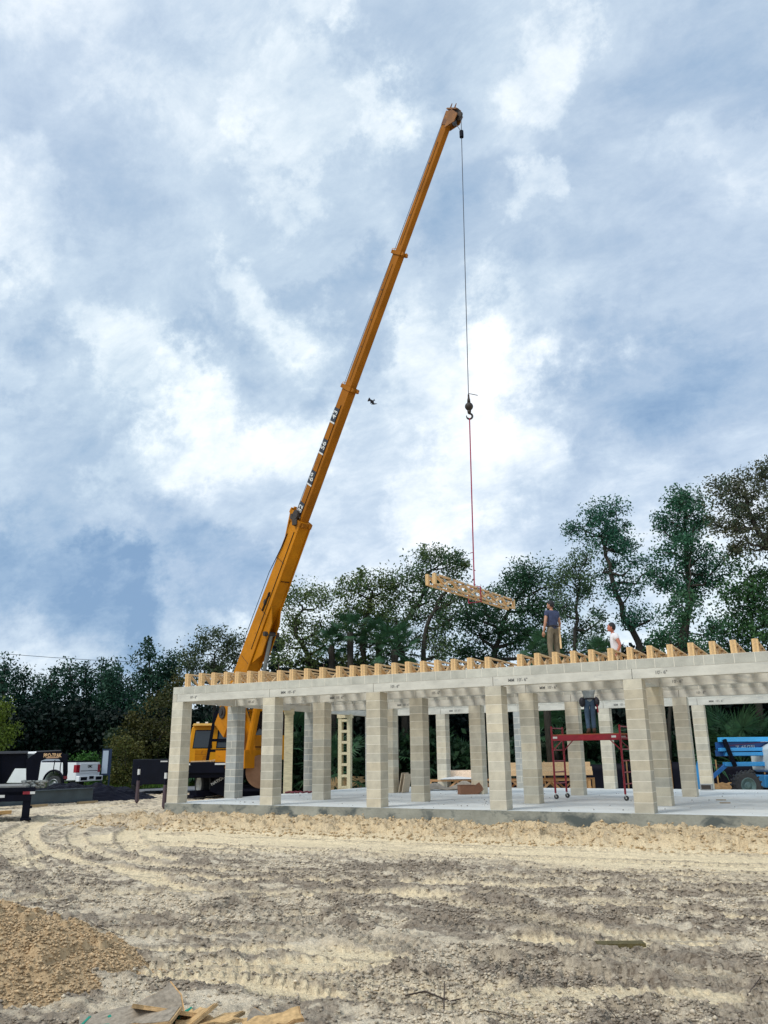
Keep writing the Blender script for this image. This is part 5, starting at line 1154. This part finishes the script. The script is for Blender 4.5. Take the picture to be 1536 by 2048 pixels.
# panel scraps
random.seed(12)
scr=[(215,2026,.34,.17,18,8,'flat grey-faced board scrap at the left of the scrap heap',0),(235,2042,.42,.14,-6,10,'board scrap with a green painted edge at the left of the heap',1),(300,2030,.42,.26,50,35,'tilted tan board scrap with a green left edge in the middle of the heap',1),
 (345,2036,.50,.22,12,-18,'split tan board scrap leaning right in the scrap heap',0),(385,2040,.30,.20,-40,30,'small pointed tan board scrap right of the heap',0),(420,2046,.42,.14,10,6,'long low splintered board scrap at the right of the heap',0),
 (500,2050,.30,.16,70,30,'small scrap with a green edge standing apart right of the heap',1),(545,2046,.36,.18,15,12,'broken tan board scrap at the far right of the scraps',0),(275,2048,.5,.2,-20,14,'dark undersided board scrap at the bottom of the heap',0)]
for px,py,Lx,Ly,rz_,tl,lb,gr in scr:
    p=gz(px,py+16,-.36); z=ground_z(p.x,p.y); t=empty('board_scrap',(p.x,p.y,z+.05+.035*abs(math.sin(px))),YAW+R_(rz_),lb,'board scrap','board scraps in the foreground')
    n=7; pts=[(-Lx/2,-Ly/2)]+[(-Lx/2+Lx*k/n,-Ly/2+random.uniform(-.02,.03)) for k in range(1,n)]+[(Lx/2+random.uniform(-.05,.05),-Ly/2+.02),(Lx/2+random.uniform(-.09,.03),0),(Lx/2,Ly/2)]+[(Lx/2-Lx*k/n,Ly/2+random.uniform(-.05,.01)) for k in range(1,n)]+[(-Lx/2,Ly/2)]
    tl*=.85; Mt=Matrix.Rotation(R_(tl),4,'X')@Matrix.Rotation(R_(-tl*.7),4,'Y')@Matrix(((1,0,0,0),(0,0,1,0),(0,1,0,0),(0,0,0,1)))
    mb=MB(); mb.prism(pts,.018,Mt,tone=tn(.2,.08)); mb.build('board',OSB,t)
    mb=MB(); mb.prism([(x_*.97-.005,y_*.96) for x_,y_ in pts],.004,Matrix.Rotation(R_(tl),4,'X')@Matrix.Rotation(R_(-tl*.7),4,'Y')@Matrix.Translation((0,0,.012))@Matrix(((1,0,0,0),(0,0,1,0),(0,1,0,0),(0,0,0,1))),tone=(.62,.80,1.25) if gr or px<280 else (1.05,1.05,1)); mb.build('facing',OSB,t)
    if gr: 
        mb=MB(); mb.prism([(-Lx/2-.012,-Ly/2-.012),(Lx/2+.01,-Ly/2-.004),(Lx/2+.01,-Ly/2+.012),(-Lx/2+.006,-Ly/2+.006),(-Lx/2+.006,Ly/2),(-Lx/2-.012,Ly/2)],.034,Mt); mb.build('green_edge',GREENP,t)
STK=mat('dark_stick',(.05,.035,.028),.9,.3,20)
for k,(pts,r_,lb) in enumerate((([(810,1994),(850,1992),(900,1999),(948,2002)],.006,'long dark stick lying on the mud at the bottom centre'),([(175,1842),(200,1862),(240,1866),(298,1878)],.004,'thin crooked twig behind the sand mound'),([(888,2026),(890,2005)],.006,'short dark stake upright in a grey clod at the bottom'),([(1496,2000),(1530,1975)],.005,'short dark stick at the bottom right edge'),([(1200,1998),(1235,2040),(1290,2020)],.003,'bent twig in the grey debris at the bottom right'),([(960,2020),(1010,2040),(1030,2032)],.003,'reddish twig at the bottom centre'))):
    P3=[]
    for i,(x_,y_) in enumerate(pts): 
        p=gz(x_,y_,-.39); P3.append(Vector((p.x,p.y,ground_z(p.x,p.y)+.02+.012*math.sin(i*2)+( .10*i if k==2 else 0))))
    mb=MB(); mb.tube(P3,[r_]*(len(P3)-1)+[r_*.5],5); tag(mb.build('stick',STK),lb,'stick')
for k,(px,py,L2) in enumerate(((1240,1884,.34),)):
    p=gz(px,py,-.38); mb=MB(); mb.box((p.x,p.y,ground_z(p.x,p.y)+.03),(.42,.13,.035),frameM((0,0,0),_r,(0,0,1)).to_3x3(),tone=(.22,.28,.26)); tag(mb.build('mossy_offcut',OSB),'flat dark mossy wood offcut half buried in the mud, right','wood offcut')
# ------------------------------------------------------------------ vegetation
def leaf_cloud(C_,S_,n_each,lsz,seed,colA,colB,flat=.85,elong=1.5):
    """C_: clump centres, S_: clump sigmas; returns quads (V,F,color)"""
    r=np.random.default_rng(seed); n=len(C_); tot=n*n_each
    c=np.repeat(C_,n_each,0)+np.clip(r.normal(size=(tot,3)),-1.7,1.7)*np.repeat(S_,n_each,0)[:,None]*np.array([1,1,flat])
    u=r.normal(size=(tot,3)); u/=np.linalg.norm(u,axis=1,keepdims=True); v=np.cross(u,r.normal(size=(tot,3))); v/=np.linalg.norm(v,axis=1,keepdims=True)
    s=lsz*r.uniform(.6,1.4,(tot,1)); a=u*s*elong*.5; b=v*s*.5
    V=np.stack([c-a,c+b*.9,c+a,c-b*.9],1).reshape(-1,3); F=np.arange(tot*4).reshape(-1,4)
    k=np.repeat(r.random(n),n_each)[:,None]*.75+r.random((tot,1))*.25
    cc=np.array(colA)*(1-k)+np.array(colB)*k; cc=cc*r.uniform(.75,1.25,(tot,1)); return V,F,np.repeat(cc,4,0)
DG=(.022,.078,.046);MG=(.050,.135,.065);OG=(.060,.085,.022);YG=(.11,.14,.02);TG=(.014,.05,.036);BR=(.10,.065,.025)
def tree(label,D,base,blobs,fork,seed,dens=1.0,leaf=.16,cA=DG,cB=MG,name='oak_tree',cat='tree',group='trees beyond the site',tr=.22,clump=.42,dz=1.0,bark=(1,1,1),nper=90,twigs=True):
    leaf*=.62 if twigs else .50; nper=80 if twigs else 95
    tr*=.72; dens=dens*1.6 if twigs else dens*1.1
    """base px; blobs [(px,py,rx_px,ry_px)], fork = list of trunk px points; sized in metres at distance D"""
    rs=np.random.default_rng(seed); random.seed(seed)
    b0=at(base,1500,D); b0.z=-.45; t=empty(name,tuple(b0),0,label,cat,group); scl=D/FPX*1.02
    n2=Vector((FW.x,FW.y,0)).normalized()
    tp=[Vector((0,0,0))]
    for q in fork:
        p=at(q[0],q[1],D)-b0; tp.append(p+n2*rs.uniform(-.4,.4)*dz)
    mb=MB(); m_=len(tp); 
    # smooth trunk
    pts=[]
    for i in range(m_-1):
        p0=tp[max(i-1,0)];p1=tp[i];p2=tp[i+1];p3=tp[min(i+2,m_-1)]
        for k in range(4): s=k/4; pts.append(.5*((2*p1)+(-p0+p2)*s+(2*p0-5*p1+4*p2-p3)*s*s+(-p0+3*p1-3*p2+p3)*s**3))
    pts.append(tp[-1]); pts=[p+Vector((rs.normal()*.05,rs.normal()*.05,0)) for p in pts]
    rad=[tr*(1-.72*i/(len(pts)-1)) for i in range(len(pts))]; mb.tube(pts,rad,8)
    C_=[];S_=[]
    for (px,py,rx,ry) in blobs:
        c=at(px,py,D)-b0+n2*rs.uniform(-1,1)*rx*scl*.7*dz; RX,RY_=rx*scl,ry*scl
        # limb from trunk
        j=min(range(len(pts)),key=lambda i:(pts[i]-c).length+max(0,(pts[i].z-c.z+RY_*.6))*3+(0 if i>2 else 5)); a=pts[j]; mid=a.lerp(c,.5)+Vector((rs.normal()*.25,rs.normal()*.25,-.12*(c-a).length+rs.normal()*.2)); r0=min(rad[j]*.75,.05+.022*RX*2)
        limb=[a,a.lerp(mid,.5)+Vector((rs.normal()*.08,rs.normal()*.08,0)),mid,mid.lerp(c,.5)+Vector((rs.normal()*.12,rs.normal()*.12,.05)),c]; mb.tube(limb,[r0,r0*.85,r0*.7,r0*.5,r0*.32],6,False)
        for q_ in range(3 if twigs else 1):
            lt=limb[2].lerp(limb[4],rs.uniform(0,.9)); C_.append(lt+Vector((rs.normal()*.35,rs.normal()*.35,rs.normal()*.25+.1))); S_.append(clump*rs.uniform(.5,.9))
        vol=RX*RX*RY_; nc=max(5,int(dens*2.6*(RX*RY_*4)/(clump*clump*4)*.55*1.3)); 
        for k in range(nc):
            v=rs.normal(size=3); v/=np.linalg.norm(v); rr=rs.uniform(.15,1.0)**.55*rs.choice((1,1,1,1.22)); q=c+Vector((v[0]*RX*rr,v[1]*RX*rr*.85,v[2]*RY_*rr)); C_.append(q); S_.append(clump*rs.uniform(.35,1.0))
            if twigs and k%2==0:
                m2=c.lerp(q,.5)+Vector((rs.normal()*.15,rs.normal()*.15,rs.normal()*.12)); mb.tube([c if k%4 else limb[3],m2,q],[r0*.30,r0*.18,.012],4,False)
    mb.build('trunk',BARK,t,smooth=True)
    C2=np.array([tuple(c) for c in C_]); V,F,cc=leaf_cloud(C2,np.array(S_),nper,leaf,seed,cA,cB); np_mesh('crown',V,F,LEAF,t,cc); return t
# far dark cedars on the left (each its own)
tops=[(-70,1345,55),(5,1330,50),(45,1352,36),(105,1348,38),(140,1332,34),(172,1338,34),(205,1338,36),(238,1342,36),(262,1360,30),(296,1300,42),(345,1312,40),(318,1330,30),(222,1352,30),(75,1372,30)]
lbs=['at the far left edge of the treeline','tall with a pointed top at the left edge','second from the left edge, lower','with twin small tips left of the middle','pointed, a little left of the middle','in the middle of the left treeline','with a ragged tip right of the middle','with paired pointed tips further right','small, in the dip before the tallest one','tallest of the dark evergreens','just left of the grey-green airy tree','low, between the tallest and the airy tree','low, under the paired tips','low, in the sky gap near the left edge']
for k,(px,ty,w_) in enumerate(tops):
    D=60+((k*37)%9); rs=random.Random(k); h=1560-ty; bl_=[]
    for q in range(9):
        f=q/8; y=ty+10+f*h*.92; ww=w_*(.16+.9*f**.6)*rs.uniform(.8,1.1); bl_.append((px+rs.uniform(-5,5),y,max(6,ww),h*.075+5))
    tree('dark evergreen '+lbs[k],D,px,bl_,[(px,1480),(px+rs.uniform(-4,4),1400),(px,ty+4)],100+k,.72,.26,(.010,.040,.028),(.028,.090,.050),'cedar_tree','tree','dark evergreens along the road',.20,.55,1,nper=30,twigs=False)
# lighter trees left
tree('airy grey-green tree rising behind the dark evergreens, left of the boom base',56,420,[(392,1290,24,16),(425,1268,26,15),(455,1290,24,20),(472,1285,12,18),(410,1325,40,22),(445,1330,30,22),(385,1345,34,20),(430,1370,40,26),(370,1320,20,16),(478,1320,12,16)],[(425,1440),(430,1350),(432,1300)],31,.60,.17,(.05,.085,.05),(.075,.10,.04),tr=.2,clump=.5)
tree('olive and rust tinted tree behind the left corner column',52,330,[(300,1440,40,30),(330,1470,36,30),(290,1490,40,24),(330,1410,24,22),(350,1370,26,20),(270,1465,24,18)],[(320,1500),(325,1440)],32,.7,.17,(.035,.05,.012),(.085,.075,.018),tr=.14,clump=.5)
tree('bright yellow-green bush tree at the far left edge',50,-10,[(-5,1430,20,22),(5,1455,18,20),(-20,1470,30,26),(8,1480,14,14),(-30,1420,22,20)],[(-10,1500),(-8,1450)],33,1.0,.15,(.08,.12,.02),(.16,.22,.02),tr=.12,clump=.42)
tree('bright green roadside bush between the pickup and the notice board',50,175,[(170,1535,18,14),(190,1545,20,16),(160,1525,14,9),(200,1560,16,12),(178,1515,10,7)],[(178,1555),(178,1540)],34,1.2,.14,(.03,.10,.02),(.07,.19,.03),tr=.06,clump=.35,name='roadside_bush',cat='bush')
tree('olive shrubs with thin bare stems right of the notice board',48,250,[(238,1545,18,24),(255,1520,20,24),(262,1550,18,20),(245,1490,18,20),(285,1545,14,18),(232,1575,14,8)],[(250,1550),(252,1500)],35,.9,.14,(.05,.075,.015),(.12,.11,.025),tr=.06,clump=.38,name='roadside_bush',cat='bush')
# live oaks behind the building
tree('loose oak just right of the boom, thin crown over a leaning trunk',44,640,[(585,1185,26,20),(620,1180,32,20),(650,1200,22,18),(575,1220,22,20),(600,1240,30,22),(640,1245,30,22),(575,1275,20,22),(615,1290,30,22),(560,1310,14,14),(655,1290,26,24),(600,1320,30,12)],[(640,1400),(615,1310),(590,1260),(605,1210)],41,.45,.14,(0.057,0.116,0.057),(0.145,0.194,0.057),tr=.3,clump=.42)
tree('wide oak with olive top, behind the palms right of the boom',43,735,[(690,1180,26,22),(715,1165,28,18),(745,1160,28,20),(700,1215,34,24),(745,1205,36,26),(780,1180,30,22),(780,1220,28,24),(680,1250,24,24),(730,1260,38,28),(775,1270,30,24),(700,1310,40,20),(770,1320,30,16)],[(735,1400),(725,1290),(735,1220),(745,1180)],42,.68,.15,(0.035,0.098,0.050),(0.145,0.184,0.043),tr=.3,clump=.42)
tree('tall open oak with a dark forked trunk, left of the hanging trusses',42,808,[(790,1160,24,20),(820,1150,28,18),(850,1120,30,20),(875,1112,26,18),(905,1115,24,14),(925,1125,16,12),(860,1155,30,22),(820,1195,34,26),(870,1195,32,24),(890,1225,26,20),(830,1240,30,22),(780,1235,24,20),(900,1160,22,16),(850,1280,28,18),(800,1290,22,16)],[(812,1420),(810,1330),(795,1270),(840,1200),(860,1140)],43,.42,.14,(0.035,0.098,0.057),(0.106,0.155,0.050),tr=.32,clump=.40)
tree('second leaning oak trunk rising behind the hanging trusses',41,850,[(900,1190,26,20),(870,1260,24,24),(905,1240,30,24),(935,1195,24,18),(880,1300,26,18)],[(850,1400),(846,1300),(868,1220),(900,1170)],44,.6,.14,(0.035,0.098,0.057),(0.098,0.145,0.050),tr=.28,clump=.40)
tree('broad dense dark oak behind the far end of the hanging trusses',45,980,[(930,1230,38,30),(970,1210,40,28),(1010,1190,40,30),(1045,1160,36,26),(1075,1140,34,20),(960,1265,50,34),(1020,1245,50,36),(1070,1200,44,36),(1100,1170,30,26),(920,1300,50,28),(990,1310,55,26),(1060,1270,50,36),(1110,1230,34,36),(1100,1300,50,26),(1040,1145,30,18)],[(985,1440),(990,1320),(1010,1240),(1050,1180)],45,.95,.15,(0.015,0.062,0.035),(0.046,0.120,0.050),tr=.35,clump=.45)
tree('slender oak with a leafless diagonal limb behind the standing worker',43,1140,[(1140,1130,30,22),(1170,1120,26,18),(1120,1160,24,20),(1150,1170,30,26),(1130,1215,30,28),(1175,1180,26,22),(1160,1260,30,26),(1200,1240,24,22),(1120,1290,30,20),(1185,1300,34,18)],[(1150,1440),(1145,1330),(1150,1240),(1160,1170)],46,.50,.14,(0.031,0.092,0.066),(0.098,0.155,0.068),tr=.26,clump=.40)
tree('tall oak with a lone high crown on a slanting trunk, above the seated worker',44,1290,[(1205,1022,26,16),(1230,1015,18,14),(1180,1040,24,18),(1150,1055,18,12),(1215,1050,30,22),(1240,1060,22,22),(1200,1080,26,18),(1235,1090,24,20),(1255,1085,14,12),(1225,1130,22,20),(1260,1130,20,18),(1215,1170,20,18),(1265,1180,26,22),(1290,1240,28,24),(1255,1240,22,22),(1300,1140,20,20)],[(1300,1440),(1285,1310),(1240,1210),(1215,1130),(1205,1070)],47,.62,.14,(0.020,0.089,0.066),(0.046,0.155,0.089),tr=.34,clump=.38)
tree('tallest oak right of centre with stacked crowns on a thick vine-clad trunk',42,1375,[(1365,985,22,14),(1385,1000,26,18),(1350,1010,18,12),(1340,1030,22,16),(1380,1030,30,20),(1405,1045,20,26),(1325,1055,14,14),(1365,1075,30,18),(1375,1100,40,24),(1330,1105,26,18),(1410,1110,32,24),(1355,1140,40,26),(1405,1150,36,24),(1440,1130,22,18),(1320,1150,24,20),(1345,1180,28,22),(1375,1200,26,40),(1365,1260,26,40),(1385,1300,30,30),(1435,1160,20,14)],[(1365,1440),(1368,1320),(1378,1200),(1372,1100),(1370,1020)],48,.66,.14,(0.020,0.089,0.057),(0.050,0.151,0.077),tr=.36,clump=.38)
tree('reddish tinged tree reaching in from the right edge, open crown high up',40,1580,[(1500,950,28,18),(1530,940,24,16),(1470,965,20,18),(1480,1000,26,18),(1440,975,18,14),(1450,1010,22,16),(1515,990,30,20),(1545,1010,30,24),(1500,1030,28,18),(1465,1045,24,16),(1430,1050,18,12),(1530,1055,28,20),(1490,1075,26,16),(1470,1095,18,10),(1550,1090,30,16),(1580,1040,40,40)],[(1580,1440),(1570,1250),(1545,1120),(1505,1040),(1490,990)],49,.50,.13,(0.043,0.085,0.056),(0.110,0.110,0.062),tr=.34,clump=.36)
tree('dense dark green tree low at the right edge',41,1520,[(1490,1150,34,22),(1530,1160,36,26),(1460,1180,30,24),(1500,1200,44,30),(1550,1220,40,34),(1450,1225,34,28),(1480,1260,46,32),(1530,1280,50,34),(1440,1285,30,26),(1500,1320,60,24)],[(1525,1440),(1515,1320),(1505,1220)],50,.9,.15,(0.015,0.066,0.035),(0.062,0.145,0.043),tr=.3,clump=.45)
tree('thin grey sapling leaning behind the right-hand trusses',39,1335,[(1345,1215,14,12),(1365,1240,14,14),(1330,1270,16,14),(1310,1295,20,14),(1425,1250,22,20),(1415,1300,26,22)],[(1345,1400),(1358,1290),(1375,1200),(1378,1120)],51,.6,.14,(0.024,0.098,0.057),(0.057,0.136,0.057),tr=.13,clump=.36,bark=(1.6,1.6,1.6))
# fan palms
def frond_mesh(Lp=1.0,Rf=.75,nl=26,seed=0):
    rs=random.Random(seed); mb=MB(); mb.tube([(0,0,0),(Lp*.5,0,.10),(Lp,0,.06)],[.022,.016,.010],4)
    for k in range(nl):
        a=(k/(nl-1)-.5)*R_(250); L=Rf*(1-.22*abs(a)/R_(125))*rs.uniform(.9,1.08); d=Vector((math.cos(a),math.sin(a),0)); n=Vector((-d.y,d.x,0)); o=Vector((Lp-.05,0,.06)); dr=rs.uniform(.10,.30)
        p1=o+d*L*.5+Vector((0,0,-.02)); p2=o+d*L+Vector((0,0,-dr*L)); w_=.028
        mb.add([o-n*.006,o+n*.006,p1+n*w_,p2,p1-n*w_],[(0,1,2,4),(4,2,3)],tn(.3,.1))
    me=mb.build('frond',PALMF); d=me.data; bpy.data.objects.remove(me); return d
FM=[frond_mesh(seed=s) for s in range(3)]
def palm(loc,H,nf,sc,label,name='fan_palm',seed=0,up=.0):
    rs=random.Random(seed); t=empty(name,tuple(loc),rs.uniform(0,6),label,'palm','fan palms in the undergrowth')
    if H>.5:
        mb=MB(); mb.tube([(0,0,-.1),(rs.uniform(-.1,.1),.05,H*.5),(rs.uniform(-.15,.15),0,H)],[.19,.16,.17],10); mb.build('trunk',BARK,t,smooth=True)
    for k in range(nf):
        o=bpy.data.objects.new('frond',FM[k%3]); col.objects.link(o); o.parent=t; az=k*2.399+rs.uniform(-.2,.2); el=R_(75)-R_(115)*(k/nf)**.9+up; s=sc*rs.uniform(.85,1.15)
        o.matrix_local=Matrix.Translation((0,0,H))@Matrix.Rotation(az,4,'Z')@Matrix.Rotation(-el,4,'Y')@Matrix.Rotation(rs.uniform(-.5,.5),4,'X')@Matrix.Diagonal((s,s,s,1))
P_l=[(700,1265,41,.75,'tall fan palm head among the oaks right of the boom'),(755,1275,41,.7,'tall fan palm head left of the forked oak trunk'),(665,1290,41.5,.7,'fan palm head lower down, nearest the boom'),(790,1300,40,.95,'small fan palm head just above the trusses left of the forked trunk'),(1090,1308,38,.8,'small fan palm behind the standing worker'),(1205,1318,37,.7,'small fan palm left of the seated worker')]
for k,(px,py,D,s,lb) in enumerate(P_l):
    p=at(px,py,D); palm((p.x,p.y,-.4),p.z+.4,24,s,lb,seed=k)
P_g=[(605,1500,42,1.6,2.2,'bright palmetto seen between the second column and the next'),(665,1530,40,.9,1.3,'palmetto with drooping fronds left of the ladder-like frame'),(1118,1440,40,2.4,1.2,'bright green palmetto beside the fourth front column under the beams'),(1200,1480,41,1.6,1.2,'small palmetto seen below the scaffold'),(1480,1500,40,.95,1.7,'big dim palmetto behind the blue boom lift'),(1440,1490,42,1.4,1.4,'dim palmetto left end of the blue boom lift'),(1525,1470,41,1.6,1.2,'yellowish palmetto at the right edge above the boom lift'),(925,1510,41,.8,1.0,'small palmetto between the third and fourth front columns'),(850,1500,41,1.2,1.3,'dim palmetto right of the third front column'),(430,1470,52,1.4,1.6,'palmetto above the crane cab roof')]
for k,(px,py,D,H,s,lb) in enumerate(P_g):
    p=xy(px,D); palm(p,H,20,s,lb,'palmetto',seed=20+k,up=.15)
# undergrowth nobody could count
def thicket(name,px0,px1,D0,D1,h0,h1,N,lsz,cA,cB,seed,label,top=None):
    r=np.random.default_rng(seed); px=r.uniform(px0,px1,N); D=r.uniform(D0,D1,N); n=int(N/1)
    d=np.array([tuple(ray(x,1500)) for x in np.linspace(px0,px1,200)]); ii=((px-px0)/(px1-px0)*199).astype(int); dd=d[ii]; k=D/np.hypot(dd[:,0],dd[:,1]); X=CAM.x+dd[:,0]*k;Y=CAM.y+dd[:,1]*k
    hh=h0+(h1-h0)*fbm(X*.35,Y*.35,3,seed); Z=-.45+r.random(N)**.8*hh
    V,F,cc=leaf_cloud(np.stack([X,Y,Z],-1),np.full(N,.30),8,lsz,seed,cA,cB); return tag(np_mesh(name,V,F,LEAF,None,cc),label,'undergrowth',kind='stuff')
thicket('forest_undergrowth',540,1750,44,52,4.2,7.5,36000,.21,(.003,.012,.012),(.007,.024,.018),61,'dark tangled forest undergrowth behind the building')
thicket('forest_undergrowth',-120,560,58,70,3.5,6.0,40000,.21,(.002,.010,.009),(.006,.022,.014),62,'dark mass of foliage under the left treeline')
thicket('woodland_edge',540,1700,40,44,1.0,3.2,6000,.20,(.008,.030,.018),(.022,.062,.024),63,'low green scrub along the edge of the wood')
thicket('woodland_edge',225,560,52,57,1.5,4.2,4500,.22,(.010,.028,.016),(.030,.052,.020),64,'low olive scrub along the road verge')
# verge grass
def grass():
    N=26000; r=np.random.default_rng(5); u=r.uniform(-20,45,N); v=r.uniform(.1,9,N)**1.0; b0=N1+rn*(RW+.1); X=b0.x+rd.x*u+rn.x*v; Y=b0.y+rd.y*u+rn.y*v; h=r.uniform(.10,.34,N); a=r.uniform(0,6.28,N); w_=.03
    c=np.stack([X,Y,np.full(N,-.36)],-1); s=np.stack([np.cos(a)*w_,np.sin(a)*w_,np.zeros(N)],-1); t=c+np.stack([r.normal(size=N)*.06,r.normal(size=N)*.06,h],-1); V=np.stack([c-s,c+s,t],1).reshape(-1,3); F=np.arange(N*3).reshape(-1,3); k=np.repeat(r.uniform(.7,1.5,(N,1)),3,0); tag(np_mesh('grass',V,F,GRASSM,None,np.hstack([k,k,k*.9])),'rough green grass on the road verge','grass',kind='stuff')
grass()
